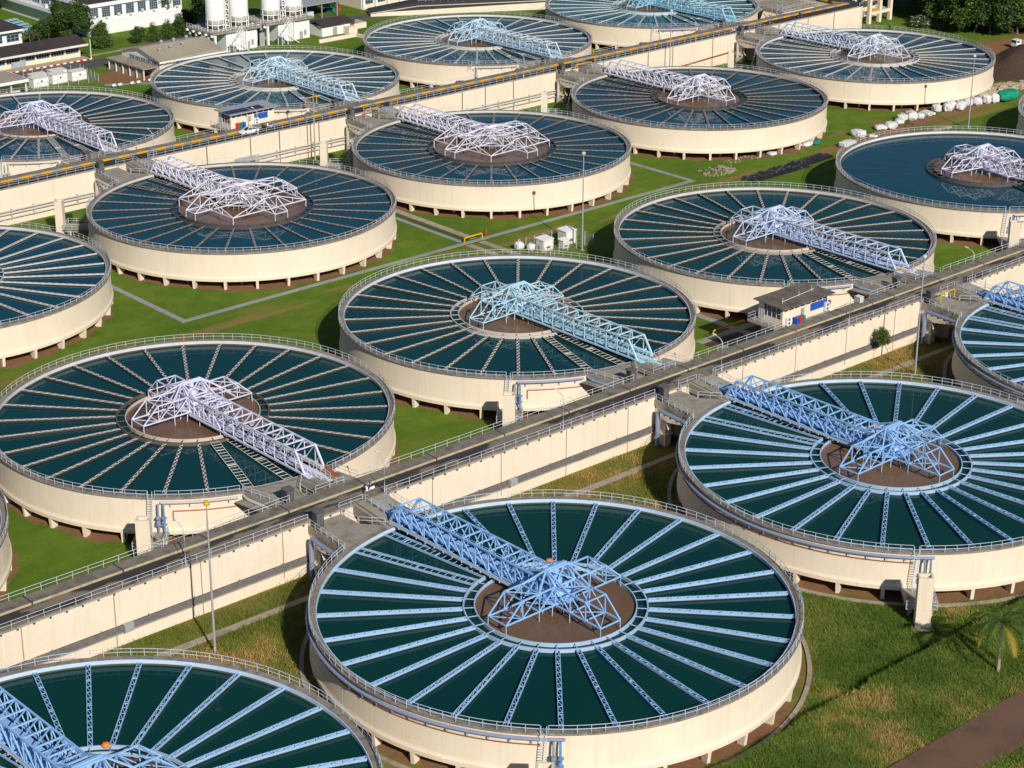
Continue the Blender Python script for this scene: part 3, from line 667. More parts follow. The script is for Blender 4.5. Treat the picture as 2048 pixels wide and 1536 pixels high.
for i in range(230): m.span(-40+2.2*i, -40+2.2*i+.22, 196.86, 197.0, 7.28, 7.44)
o = obj('slab_bracket', L1(m), M['darkmetal'], t1); o['kind'] = 'stuff'

t2, L2 = channel('cream walled channel carrying the asphalt road with the yellow striped kerb', ROAD2, 90, 452, 3, 4, 361.9, M['wall2'], [(244, 259)])
obj('kerb_walkway', L2(MB().span(90, 452, 362.0, 364.28, RZ, RZ+.3)), M['kerbtop'], t2)
m = MB(); m.span(90, 452, 361.85, 362.25, RZ, RZ+.34); obj('kerb_stone', L2(m), M['path'], t2)
mk = [MB()]
for i in range(80):
    x = 92+4.55*i
    if x < 450: obj('yellow_marking', L2(MB().span(x, x+2.5, 361.82, 362.28, RZ, RZ+.352)), M['yellow'], t2)
struct(obj('far_road', MB().span(90, 452, ROAD2[0]+.28, 361.86, RZ-.1, RZ+.004), M['road2']))
for i, x in enumerate((218.6, 234.0, 245.3, 253.0, 260.6, 263.8, 287, 305.8, 313, 322, 336, 352, 368, 377, 392, 405, 418, 430, 441)):
    obj('wall_joint', L2(MB().span(x, x+.26, 358.06, 358.15, -.5, 7.44)), jm, t2)
m = MB()
for z, r_ in ((3.0, .16), (2.4, .16), (1.5, .13)): m.tube((90, 357.7, z), (302, 357.7, z), r_, 7); m.tube((305, 357.7, z), (345, 357.7, z), r_, 7)
for i in range(50): m.span(92+5*i, 92.12+5*i, 357.5, 358.1, 1.3, 3.4)
obj('pipe_run', L2(m), M['greypipe'], t2)
obj('red_pipe', L2(MB().path([(377, 357.75, 1.2), (378, 357.75, 1.9), (403, 357.75, 3.1), (403, 357.75, 6.3)], .16, 7)), M['redpipe'], t2)
tag(obj('junction_box', MB().span(241.0, 246.2, 357.2, 357.9, 2.4, 3.4), M['steel']), 'long grey box on the pipes of the far wall', 'junction box', 'junction boxes on the ledge')
# far end of the second channel turns away
t3 = thing('elevated_channel', 'cream walled end bend of the far road above the grass', 'channel wall', (449, 372, 0))
m = MB(); arc = [(452+4.2*math.sin(a), 362.2-4.2*math.cos(a)) for a in np.linspace(0, PI/2, 9)]
m.prism([(451.9, 358.12)]+arc+[(456.2, 400), (449.5, 400), (449.5, 364.2), (451.9, 364.2)], -1, 7.45); obj('wall', L1(MB()) if False else MB().add([(v[0]-449, v[1]-372, v[2]) for v in m.v], m.f), M['wall2'], t3)
m = MB(); arc2 = [(452+4.32*math.sin(a), 362.3-4.32*math.cos(a)) for a in np.linspace(0, PI/2, 9)]
m.prism([(452.0, 358.0)]+arc2+[(456.3, 400), (449.4, 400), (449.4, 364.3), (452, 364.3)], 7.45, RZ); obj('deck_slab', MB().add([(v[0]-449, v[1]-372, v[2]) for v in m.v], m.f), M['road2'], t3)
pts = [(452, 358.15)]+[(452+4.15*math.sin(a), 362.3-4.15*math.cos(a)) for a in np.linspace(.15, PI/2, 8)]+[(456.1, 372), (456.1, 399)]
m = MB()
for p, q in zip(pts, pts[1:]): r_ = straight_rail(p, q, RZ, 1.0, 1.9); m.add(r_.v, r_.f)
obj('railing', MB().add([(v[0]-449, v[1]-372, v[2]) for v in m.v], m.f), M['rail'], t3)
for i in range(7): obj('yellow_marking', MB().box((.9, -7+4.4*i, RZ+.18), (.4, 2.4, .36)), M['yellow'], t3)

# ================================================================== inlet platforms between tanks and channels
PLAB = {(1, 0): 'concrete inlet platform behind the largest front tank', (1, 1): 'concrete inlet platform of the tank above the palm', (1, 2): 'concrete inlet platform of the tank cut by the right edge', (1, -1): 'concrete inlet platform of the lower left tank',
 (2, 0): 'concrete inlet platform at the foot of the lavender bridge', (2, 1): 'concrete inlet platform at the foot of the aqua bridge', (2, 2): 'concrete inlet platform right of the grey roofed hut', (2, 3): 'concrete inlet platform of the drowned channel tank',
 (3, 0): 'concrete inlet platform behind the nearer star truss', (3, 1): 'concrete inlet platform behind the farther star truss', (3, 2): 'concrete inlet platform behind the four armed truss with dark channels', (3, 3): 'concrete inlet platform of the tank beside the earth heap', (3, -1): 'concrete inlet platform of the tank cut by the left edge',
 (4, 0): 'concrete inlet platform beyond the yellow kerb at the left edge', (4, 1): 'concrete inlet platform by the solar roofed hut', (4, 2): 'concrete inlet platform of the tank left of the cyan bridge', (4, 3): 'concrete inlet platform at the foot of the cyan bridge', (2, -1): 'concrete inlet platform of the tank sliver at the left edge', (2, 4): 'concrete inlet platform beyond the right edge'}
def platform(row, k):
    cx, cy = centre(row, k); s = SGN[row]; D = REACH[row]
    t = thing('inlet_platform', PLAB[(row, k)], 'platform', (cx, cy+s*30, 0), 0, 'inlet platforms')
    F = lambda p: (p[0], s*p[1]-s*30, *p[2:])
    G = lambda m: MB.add(MB(), [F(v) for v in m.v], m.f)
    xl = -10.0 if row in (1, 3) else -9.2
    arc = [pol(29.9, a) for a in np.linspace(110.5, 94.5, 8)]
    top = TOP+.005
    m = MB(); m.prism([(xl, D)]+arc+[(-4.6, 32.9), (-4.6, D)], 6.15, top); obj('slab', G(m), M['concrete'], t)
    m = MB(); m.prism([(xl+.25, D), (arc[0][0]+.35, arc[0][1]+.25), (arc[-1][0], arc[-1][1]+.25), (-4.8, 32.9), (-4.8, D)], [3.6, 5.2, 5.2, 4.6, 3.6], 6.14); obj('haunch', G(m), M['wall'], t)
    m = MB(); m.span(xl+.1, xl+1.3, D-2.3, D-.6, -.3, 3.9); m.span(xl-.2, xl+1.5, D-2.6, D-.4, 1.9, 2.15); obj('pier', G(m), M['wall'], t); obj('pier', G(MB().span(-6, -4.8, D-2.3, D-.6, -.3, 3.9)), M['wall'], t)
    # sloping feed flume beside the bridge, with a dark gap to the deck
    m = MB(); m.prism([(-2.1, 29.2), (-.9, 29.2), (-.7, D), (-1.9, D)], 5.2, [7.35, 7.35, 7.9, 7.9]); m.prism([(-2.75, 29.3), (-2.3, 29.2), (-2.1, D), (-2.5, D)], 6.4, [7.2, 7.2, 7.8, 7.8]); obj('flume', G(m), M['concrete'], t)
    m = MB(); m.prism([(-.6, 32.6), (3.0, 31.2), (3.0, D), (-.6, D)], [6.6, 6.6, 7.0, 7.0], [7.16, 7.16, RZ-.01, RZ-.01]); obj('ramp_slab', G(m), M['concrete'], t)
    obj('steel_plate', G(MB().prism([(-.2, D-2.4), (2.4, D-2.4), (2.4, D-1.1), (-.2, D-1.1)], [7.52, 7.52, 7.63, 7.63], [7.56, 7.56, 7.67, 7.67])), M['steel'], t)
    q = arc[0]
    obj('railing', G(straight_rail((xl+.1, D-.2), (q[0]-.2, q[1]+.1), TOP, 1.0, 1.5)), M['rail'], t)
    m = straight_rail((-4.7, D-.2), (-4.7, 33.0), TOP, 1.0, 1.5); r_ = straight_rail((-4.6, 32.9), (arc[-1][0], arc[-1][1]+.4), TOP, 1.0, 1.5); m.add(r_.v, r_.f)
    obj('railing', G(m), M['rail'], t)
    obj('railing', G(straight_rail((-.8, 31, 7.4), (-.7, D-.3, RZ+.2), 0, 1.0, 1.5)), M['rail'], t)
    obj('railing', G(straight_rail((3.0, 30.2, 7.1), (3.0, D-.2, RZ), 0, 1.0, 1.5)), M['rail'], t)
    pm = M['bluepipe'] if row == 1 or (row, k) in ((2, 1), (2, 2)) else M['greypipe']
    if row in (1, 3):
        x = xl-.55; m = MB(); m.path([(x, D-1.3, -.3), (x, D-1.3, 5.3), (x-.02, D-1.5, 5.8), (x-.06, D-2.0, 6.05), (x-.4, (D+30)/2, 6.1), (q[0]-1.2, q[1]-.1, 6.25), (q[0]-1.6, q[1]-1.2, 6.3)], .33, 9)
        for i in range(4): m.box((x-.2-.2*i, D-3-1.4*i, 5.7), (.7, .1, .25))
        obj('feed_pipe', G(m), pm, t)
    else:
        obj('feed_pipe', G(MB().path([(q[0]+.0, q[1]-.2, 6.45), (q[0]-.25, q[1]+1.3, 6.4), (xl-.4, D-.3, 6.2)], .22, 8)), pm, t)
        obj('tray', G(MB().prism([(q[0]-1.5, q[1]+.2), (q[0]-.35, q[1]+.2), (xl-.3, D), (xl-1.4, D)], 5.9, 6.1)), M['concrete'], t)
    cb = thing('electrical_cabinet', 'tall dark cabinet on the '+PLAB[(row, k)].replace('concrete ', ''), 'cabinet', (cx+xl+.9, cy+s*(D-1.0), TOP), 0, 'tall dark cabinets on the platforms')
    obj('body', MB().box((0, 0, 1.15), (1.25, .95, 2.15)).box((0, 0, .05), (1.2, .95, .1)), M['darkmetal'], cb); obj('roof', MB().prism([(-.75, -.6), (.75, -.6), (.75, .6), (-.75, .6)], 2.24, [2.3, 2.3, 2.45, 2.45]), M['louvre'], cb); obj('door', MB().box((0, -.49, 1.15), (1.0, .03, 1.8)), M['louvre'], cb)
for rk in PLAB: platform(*rk)

# ================================================================== valve towers with platform and ladder
VLAB = {(1, 0): 'valve tower at the bottom edge with two blue valves', (1, 1): 'tall cream valve tower in the grass above the palm shadow', (2, 0): 'cream valve tower below the lavender bridge tank', (2, 1): 'cream valve tower below the aqua bridge tank', (2, 2): 'cream valve tower behind the grey roofed hut', (2, 3): 'cream valve tower at the right edge below the drowned channel tank',
 (3, 0): 'cream valve tower left of the nearer star truss tank', (3, 1): 'cream valve tower left of the farther star truss tank', (3, 2): 'cream valve tower left of the four armed truss tank with dark channels', (3, 3): 'cream valve tower by the red pipe on the far wall', (4, 0): 'cream valve tower at the left edge beyond the yellow kerb', (4, 1): 'cream valve tower behind the solar roofed hut', (4, 2): 'cream valve tower beyond the yellow kerb, left of the orange rail', (4, 3): 'cream valve tower below the cyan bridge tank'}
def tower(row, k):
    cx, cy = centre(row, k); az = {1: 225.2, 2: 226, 3: 135, 4: 226}[row]; a = R(az)
    t = thing('valve_tower', VLAB[(row, k)], 'valve tower', (cx+36.3*math.cos(a), cy+36.3*math.sin(a), 0), a, 'valve towers')   # local +X points away from the tank
    m = MB(); w, d, h = .95, .75, 7.12
    for sx, sy, bx, by in ((d-.13, 0, .26, 2*w), (-d+.13, 0, .26, 2*w), (0, w-.13, 2*d-.52, .26), (0, -w+.13, 2*d-.52, .26)): m.box((sx, sy, h/2-.1), (bx, by, h+.2))
    m.box((0, 0, h-.7), (2*d-.5, 2*w-.5, .1)); obj('pillar', m, M['wall'], t); obj('footing', MB().box((.2, 0, .06), (2.4, 2.7, .16)), M['drain'], t)
    x0, x1 = -6.35, -.9; z = 1.95
    obj('platform', MB().span(x0, x1, -2.0, 2.0, z-.16, z).span(x0, x1-.3, -1.5, -1.1, z-.75, z-.16).span(x0, x1-.3, 1.1, 1.5, z-.75, z-.16), M['concrete'], t)
    m = straight_rail((x1-.1, -1.95), (x0+.3, -1.95), z, 1.0, 1.7); r_ = straight_rail((x1-.1, 1.95), (x0+.3, 1.95), z, 1.0, 1.7); m2 = straight_rail((x1-.05, 1.95), (x1-.05, .98), z, 1., 1.); m.add(m2.v, m2.f); m2 = straight_rail((x1-.05, -1.95), (x1-.05, -.98), z, 1., 1.); m.add(m2.v, m2.f)
    obj('railing', m, M['railblue'], t); obj('railing', r_, M['railblue'], t)
    m = MB(); lx = -5.9; ly = {1: -.35, 3: 0}.get(row, -.35)
    for y in (ly-.32, ly+.32): m.beam((lx+.55, y, z), (lx-.3, y, 8.1), .07)
    for i in range(16): f = i/16; m.beam((lx+.55-.8*f, ly-.32, z+.3+5.1*f), (lx+.55-.8*f, ly+.32, z+.3+5.1*f), .06)
    obj('ladder', m, M['railblue'], t)
    for y in (.75, 1.5) if row < 3 else (.6, 1.35):
        v = obj('valve', MB().path([(-5.9, y, 6.4), (-5.75, y, 5.8), (-5.7, y, 4.4)], .14, 7).tube((-5.7, y, 4.4), (-5.7, y, 3.4), .22, 9).tube((-5.7, y, 3.4), (-5.7, y, 1.95), .15, 8).tube((-5.95, y, 4.0), (-5.2, y, 4.0), .2, 9).tube((-5.6, y, 4.6), (-5.2, y, 4.6), .24, 9), M['valveblue'] if row < 3 and y > 1.4 else M['bluepipe'] if row < 3 else M['greypipe'], t)
        obj('flange', MB().tube((-5.7, y, 3.36), (-5.7, y, 3.46), .42, 10).tube((-5.7, y, 4.36), (-5.7, y, 4.44), .42, 10), M['bluepipe'], v)
    obj('drain_pipe', MB().tube((-2.2, 1.4, 0), (-2.2, 1.4, 1.9), .22, 8).tube((-2.6, -1.3, 0), (-2.6, -1.3, 1.9), .18, 8), M['greypipe'], t)
for rk in VLAB: tower(*rk)

# ================================================================== masts and street lamps
def mast(x, y, h, label):
    t = thing('light_mast', label, 'light mast', (x, y, 0), 0, 'tall light masts')
    obj('pole', MB().tube((0, 0, 0), (0, 0, h), .17, 10, .08), M['steel'], t); obj('base_plate', MB().box((0, 0, .04), (.7, .7, .1)), M['drain'], t)
    obj('lamp_head', MB().lathe([(.02, h-.1), (.34, h-.05), (.4, h+.15), (.3, h+.4), (.02, h+.5)], 12), M['yellow'] if 'lower left' in label else M['rail'], t)
mast(119.9, 187.7, 20.3, 'tall light mast rising in front of the lower left channel wall'); mast(261.6, 270.8, 19.2, 'tall light mast beside the white electrical boxes')
mast(257.8, 187.7, 20.4, 'tall light mast left of the tank cut by the right edge'); mast(391.6, 275.8, 17.1, 'tall light mast near the white sacks'); mast(260.8, 355.6, 18, 'tall light mast in front of the far wall by the white car')
mast(373.5, 355.6, 17.5, 'tall light mast in front of the far wall near the cyan bridge')
def lamp(x, y, label, h=5.4, face=1, src=[None]):
    t = thing('street_lamp', label, 'street lamp', (x, y, RZ), 0, 'street lamps along the roads')
    f = face; obj('pole', MB().path([(0, 0, 0), (0, 0, h-.9), (0, f*.1, h-.45), (0, f*.45, h-.15), (0, f*1.5, h+.2)], [.09, .075, .07, .06, .05], 7), M['rail'], t)
    obj('lamp_head', MB().box((0, f*1.75, h+.26), (.22, .62, .13)), M['white'], t); obj('base_plate', MB().box((0, 0, .03), (.4, .4, .06)), M['steel'], t)
for x, l in ((122.4, 'street lamp on the near wall beside the lower left mast'), (154.2, 'street lamp on the near wall by the motor scooter'), (187.2, 'street lamp on the near wall behind the largest front tank'), (220.8, 'street lamp on the near wall left of the wall crossing by the palm tank'), (251.6, 'street lamp on the near wall before the grey roofed hut'), (285.0, 'street lamp on the near wall at the right edge')): lamp(x, ROAD1[0]+.12, l)
for x, l in ((221.0, 'street lamp on the far wall left of the nearer star truss'), (247.5, 'street lamp on the far wall before the solar roofed hut'), (292.4, 'street lamp on the far wall behind the farther star truss'), (325.5, 'street lamp on the far wall by the orange rail'), (357, 'street lamp on the far wall left of the red pipe'), (385.5, 'street lamp on the far wall by the cyan bridge')): lamp(x, ROAD2[0]+.12, l)

# ================================================================== ground strips: paths, drains, service roads
def strip(name, pts, w, z, mat, kind='structure', off=0.):
    m = MB(); P_ = [Vector((p[0], p[1])) for p in pts]
    for i in range(len(P_)-1):
        d = (P_[i+1]-P_[i]).normalized(); nrm = Vector((-d.y, d.x))*w/2; e = d*w/2
        a, b = P_[i]-(e if i else d*0), P_[i+1]+(e if i < len(P_)-2 else d*0)
        m.prism([a-nrm, b-nrm, b+nrm, a+nrm], z-.3, z+.002*i)
    return struct(obj(name, m, mat), kind)
strip('footpath', [(182.2, 314), (182.0, 288.6), (311.7, 289.0), (311.5, 309)], 1.15, .05, M['path'])
for x0 in (247.2, 250.4): strip('footpath', [(x0, 290.2), (x0+.3, 345)], .95 if x0 < 249 else 1.6, .06, M['path'] if x0 < 249 else M['drain']); 
for x0 in (247.2, 250.4): strip('footpath', [(x0, 262), (x0, 287.6)], 1.5, .055, M['drain'])
strip('drain_channel', [(248.7, 290), (248.9, 345)], .8, .03, M['mound'])
strip('footpath', [(242, 221.5), (257, 221.5)], 1.6, .05, M['path']); strip('footpath', [(243, 217), (258, 217)], 1.5, .05, M['path']); strip('drain_channel', [(242, 219.3), (257, 219.3)], 2.2, .03, M['mound'])
strip('footpath', [(251.5, 206), (252, 240)], 1.5, .045, M['path']); strip('footpath', [(253, 352), (250, 385)], 2.0, .05, M['path']); strip('footpath', [(311, 352), (309, 392)], 2.0, .05, M['path'])
strip('drain_channel', [(60, 191.6), (470, 191.6)], 1.1, .16, M['drain'])
for k in range(-1, 3):
    cx, cy = centre(1, k); struct(obj('drain_kerb', MB().ring(30.75, 31.3, -.3, .2, 120), M['drain'], None, (cx, cy, 0)))
strip('dirt_road', [(120, 111.5), (230, 111.5)], 7.0, 1.95, M['dirt'])
strip('service_road', [(225, 467), (276, 467.2)], 8.4, .04, M['road3']); strip('service_road', [(276, 467.2), (284, 469), (340, 500), (352, 530)], 6.5, .045, M['road3']); strip('service_road', [(345, 476), (356, 468), (372, 463.5)], 5.5, .05, M['road3'])
strip('footpath', [(262, 445.6), (276, 437)], 1.6, .05, M['path']); strip('footpath', [(276, 476), (300, 476.5)], 1.4, .05, M['drain'])

# ================================================================== control huts beside the roads
def unit(t, x, y, z, label, ry=0.):
    u = thing('air_conditioner', label, 'air conditioner', (x, y, z), 0, 'air conditioner units')
    b = obj('casing', MB().box((0, 0, .75), (1.0, .42, 1.4)), M['white'], u)
    for zz in (.42, 1.08): obj('fan_grille', MB().tube((-.05, -.225, zz), (-.05, -.205, zz), .27, 14), M['louvre'], b)
def bin_(x, y, z, mat, label, s=1.):
    b = thing('wheelie_bin', label, 'bin', (x, y, z), 0, 'waste bins')
    obj('body', MB().prism([(-.27*s, -.3*s), (.27*s, -.3*s), (.27*s, .3*s), (-.27*s, .3*s)], .08, 1.0).tube((-.2, .3, .1), (.2, .3, .1), .1, 8), mat, b); obj('lid', MB().prism([(-.3*s, -.36*s), (.3*s, -.36*s), (.3*s, .34*s), (-.3*s, .34*s)], 1.0, [1.06, 1.06, 1.16, 1.16]), mat, b)
def hut(x0, x1, y0, y1, label, roofmat, solar):
    z = RZ+.3; h = 3.1; t = thing('control_hut', label, 'hut', ((x0+x1)/2, y0, z)); ox = (x0+x1)/2
    W = (x1-x0)/2; D = y1-y0
    m = MB(); w = .2
    m.span(-W, W, 0, w, 0, h-.75); m.span(-W, W, D-w, D, 0, h); m.span(W-w, W, w, D-w, 0, h); m.span(-W, -W+w, w, D-w, 0, 1.0)
    m.span(-W, -W+.35, 0, w, h-.75, h); m.span(W-.35, W, 0, w, h-.75, h); m.span(-W, -W+w, D-1.2, D-w, 1.0, h); m.span(-W+.02, W-.02, .02, w-.02, h-.1, h)
    for i in range(1, 8): x = -W+i*2*W/8; m.span(x-.08, x+.08, 0, w, h-.75, h-.1)
    obj('wall', m, M['wall2'], t)
    obj('floor_slab', MB().span(-W-1.6, W+.4, -.05, D+1.0, -.35, -.002), M['concrete'], t)
    m = MB()
    for x in (-W+.5, 0, W-.5): m.box((x, D-.8, -4.2), (.5, .5, 7.7)); m.box((x, 1.0, -4.2), (.5, .5, 7.7))
    o = obj('stilts', m, M['wall'], t); o['kind'] = 'stuff'
    obj('front_windows', MB().span(-W+.3, W-.3, .08, .12, h-.74, h-.11), M['darkmetal'] if not solar else M['glassdark'], t)
    m = MB(); m.span(-W+.08, -W+.12, .4, D-1.2, 1.0, h-.15); sw = obj('side_window', m, M['glassdark'], t)
    m = MB()
    for y in (.35, 1.35, 2.35, 3.3, D-1.2): m.span(-W-.01, -W+.06, y, y+.08, 1.0, h-.1)
    m.span(-W-.012, -W+.06, .4, D-1.2, 1.85, 1.92); obj('frame', m, M['offwhite'], sw)
    d = obj('door', MB().span(-W-.05, -W-.004, D-1.35, D-.45, .02, 2.1), M['rail'], t); obj('handle', MB().box((-W-.08, D-1.25, 1.05), (.05, .06, .14)), M['darkmetal'], d)
    m = MB(); m.prism([(-W-.7, -.9), (W+.7, -.9), (W+.7, D+.7), (-W-.7, D+.7)], [h+.05, h+.05, h+.22, h+.22], [h+.24, h+.24, h+.40, h+.40])
    rf = obj('roof', m, roofmat, t)
    def rz(y): return h+.24+.16*(y+.9)/(D+1.6)
    if solar:
        for a, b in ((-W-.7, -.6), (-.1, W*.55)): obj('solar_panel', MB().prism([(a, -.2), (b, -.2), (b, D*.5-.1), (a, D*.5-.1)], [rz(-.2)+.03]*2+[rz(D*.5-.1)+.03]*2, [rz(-.2)+.1]*2+[rz(D*.5-.1)+.1]*2), M['solar'], rf)
    else:
        m = MB(); m.tube((-W+1, 1.2, rz(1.2)+.3), (W-1.5, 2.0, rz(2.0)+.3), .05, 6)
        for x, y in ((-W+1.2, 1.2), (0, 1.6), (W-2, 2.0)): m.tube((x, y, rz(y)-.05), (x, y, rz(y)+1.0), .04, 5)
        obj('roof_pipe', m, M['offwhite'], rf)
    obj('notice_board', MB().span(1.2-(.8 if solar else 0), 5.4-(1.4 if solar else 0), -.06, -.002, 1.0, 2.3), M['blueboard'], t)
    obj('meter_box', MB().span(-1.2, -.6, -.28, -.002, 1.1, 2.1), M['steel'], t)
    obj('railing', straight_rail((-W-1.55, .1), (-W-1.55, D+.9), 0, 1.0, 1.6), M['rail'], t); obj('railing', straight_rail((-W-1.55, D+.9), (W+.2, D+.9), 0, 1.0, 1.8), M['rail'], t)
    return t, ox, z
t, ox, z = hut(242.2, 253.6, 203.4, 208.6, 'grey roofed cream control hut with a blue board beside the near road', M['flatroof'], False)
unit(t, 243.4, 203.1, z, 'white air conditioner left of the bins at the grey roofed hut'); unit(t, 253.0, 203.1, z+.3, 'white air conditioner at the right end of the grey roofed hut')
for x, m_, l in ((244.9, 'binblue', 'blue bin, left of three before the grey roofed hut'), (245.7, 'binred', 'red bin between two others before the grey roofed hut'), (246.5, 'bingreen', 'green bin, right of three before the grey roofed hut')): bin_(x, 202.7, z, M[m_], l, 1.15)
t, ox, z = hut(245.0, 256.6, 364.6, 369.3, 'control hut with dark solar panels on its roof beside the far road', M['steel'], True)
unit(t, 251.6, 364.3, z, 'white air conditioner at the solar roofed hut')
for x, m_, l in ((246.4, 'binred', 'red bin before the solar roofed hut'), (247.2, 'bingreen', 'green bin before the solar roofed hut'), (248.0, 'binblue', 'blue bin before the solar roofed hut')): bin_(x, 364.0, z, M[m_], l, 1.15)
t = thing('water_container', 'white caged water container on the near road kerb', 'container', (260.6, 202.4, RZ+.3))
obj('bottle', MB().box((0, 0, .68), (.98, 1.1, 1.0)), M['white'], t); obj('pallet', MB().box((0, 0, .08), (1.1, 1.2, .15)), M['rust'], t)
m = MB()
for i in range(5):
    q = -.52+.26*i
    for sx, sy in ((q, -.6), (q, .6), (-.54, q*1.1), (.54, q*1.1)): m.tube((sx, sy, .15), (sx, sy, 1.2), .025, 4)
for zz in (.2, .5, .8, 1.18):
    for a, b in (((-.54, -.6), (.54, -.6)), ((.54, -.6), (.54, .6)), ((.54, .6), (-.54, .6)), ((-.54, .6), (-.54, -.6))): m.tube((*a, zz), (*b, zz), .025, 4)
obj('cage', m, M['steel'], t)
# yellow and orange pipe barriers
def barrier(p, q, h, mat, label, r=.16):
    p, q = Vector((*p, 0)), Vector((*q, 0)); c = (p+q)/2; t = thing('pipe_barrier', label, 'barrier', c, 0, 'yellow pipe barriers')
    m = MB(); a, b = p-c, q-c; m.path([a, a+Vector((0, 0, h-.15)), a.lerp(b, .05)+Vector((0, 0, h)), a.lerp(b, .95)+Vector((0, 0, h)), b+Vector((0, 0, h-.15)), b], r, 8); obj('bar', m, mat, t)
    o = obj('foot', MB().box((a.x, a.y, .05), (.6, .6, .14)), M['drain'], t); obj('foot', MB().box((b.x, b.y, .05), (.6, .6, .14)), M['drain'], t)
    return t
barrier((247.4, 289.2), (252.2, 289.4), .95, M['yellow'], 'yellow pipe barrier across the path beside the middle tanks'); barrier((246.2, 222.0), (254.2, 222.0), 1.0, M['yellow'], 'yellow pipe barrier over the dark drain between two near tanks')
for p, q, l, z in (((270.0, 371.2), (273.2, 371.2), 'yellow pipe frame at the foot of the silo tank bridge', RZ), ((275.2, 355.6), (279.0, 355.6), 'yellow pipe frame on the platform of the farther star tank', TOP), ((276.8, 207.6), (280.4, 207.6), 'yellow pipe frame on the platform right of the grey roofed hut', TOP), ((340.5, 355.8), (346.0, 355.8), 'orange pipe frame on the platform of the four armed truss', TOP), ((272.8, 194.6), (276.6, 194.6), 'yellow pipe frame on the platform of the right edge tank', TOP)):
    b = barrier(p, q, 1.7, M['yellow'], l, .11); b.location.z = z
t = thing('hydrant', 'red hydrant post beside the yellow barrier', 'hydrant', (253.6, 289.9, 0)); obj('body', MB().tube((0, 0, 0), (0, 0, 1.1), .14, 8).tube((-.25, 0, .8), (.25, 0, .8), .09, 6).lathe([(.16, 1.1), (.1, 1.25), (.01, 1.3)], 8), M['binred'], t)

# ================================================================== white electrical boxes in a wire pen, sacks
def kiosk(x, y, sx, sy, h, label, rz=0.):
    t = thing('electrical_kiosk', label, 'electrical box', (x, y, 0), rz, 'white electrical boxes'); 
    obj('body', MB().box((0, 0, h/2+.1), (sx, sy, h)), M['offwhite'], t); obj('roof', MB().prism([(-sx/2-.12, -sy/2-.12), (sx/2+.12, -sy/2-.12), (sx/2+.12, sy/2+.12), (-sx/2-.12, sy/2+.12)], h+.1, [h+.22, h+.22, h+.4, h+.4]), M['white'], t)
    obj('plinth', MB().box((0, 0, .04), (sx+.3, sy+.3, .16)), M['drain'], t); d = obj('door', MB().box((0, -sy/2-.02, h/2+.05), (sx*.7, .04, h*.75)), M['white'], t); obj('vent', MB().box((0, -sy/2-.05, h*.35), (sx*.4, .03, h*.2)), M['louvre'], d)
kiosk(256.4, 275.9, 2.6, 2.2, 2.1, 'white electrical box beside the two sacks in the grass'); kiosk(262.4, 276.0, 2.6, 2.4, 2.6, 'tallest white electrical box, nearest the tall mast'); kiosk(259.9, 274.2, 1.5, 1.3, 1.5, 'small white electrical box between the two larger ones')
def wire_fence(pts, h, label, step=2.4, closed=True, mat=None):
    P_ = [Vector((*p, 0)) for p in pts]; c = sum(P_, Vector())/len(P_); t = thing('wire_fence', label, 'fence', c)
    seg = list(zip(P_, P_[1:]+(P_[:1] if closed else [])))[:len(P_) if closed else len(P_)-1]; m = MB()
    for p, q in seg:
        n = max(1, round((q-p).length/step))
        for i in range(n):
            a = p.lerp(q, i/n)-c; obj('fence_post', MB().tube(a, a+Vector((0, 0, h)), .06, 6), mat or M['rail'], t)
        for f in np.linspace(.1, .97, 6): m.tube(p-c+Vector((0, 0, h*f)), q-c+Vector((0, 0, h*f)), .018, 4)
    obj('wire', m, M['steel'], t); return t
wire_fence([(254.6, 272.3), (266.0, 272.3), (266.0, 279.3), (254.6, 279.3)], 2.0, 'wire pen round the white electrical boxes in the grass')
def lump(r, sx, sy, sz, seed, sub=4, amp=.26, top=None):
    import bmesh
    bm = bmesh.new(); bmesh.ops.create_icosphere(bm, subdivisions=sub, radius=1)
    rg = np.random.default_rng(seed); k = rg.normal(size=(9, 3)); ph = rg.random(9)*6
    for v in bm.verts:
        d = v.co.normalized(); f = sum(math.sin(3.1*k[i]@np.array(d)+ph[i]) for i in range(9))/9
        e = 1+amp*f+amp*.4*math.sin(9*d.x+ph[0])*math.sin(8*d.y+ph[1])+amp*.55*abs(math.sin(13*d.x+7*d.z+ph[2])*math.sin(11*d.y-9*d.z+ph[3]))-amp*.2
        p = Vector([math.copysign(abs(c)**.62, c) for c in d])*e*.86
        v.co = Vector((p.x*sx*r, p.y*sy*r, max(-.05, (p.z*.95+.86)*sz*r*.55)))
    me = bpy.data.meshes.new('lump'); bm.to_mesh(me); bm.free(); me.polygons.foreach_set('use_smooth', [True]*len(me.polygons)); return me
def sack(x, y, r, sx, sy, sz, seed, label, mat='bag', grp='white sacks on the ground', strap=True, rz=0.):
    t = thing('bulk_sack', label, 'sack', (x, y, 0), rz, grp); link('bag', lump(r, sx, sy, sz, seed), M[mat], t)
    if strap: obj('lifting_loop', MB().path([(-.3*r, 0, .9*sz*r*.95), (-.15*r, .1, 1.15*sz*r), (.15*r, .1, 1.15*sz*r), (.3*r, 0, .9*sz*r*.95)], .05, 5), M[mat], t)
sack(252.6, 279.0, .95, 1, 1, 1.9, 1, 'white full sack left of the electrical boxes, taller of two'); sack(254.0, 277.2, .9, 1, 1, 1.6, 2, 'white full sack left of the electrical boxes, lower of two')
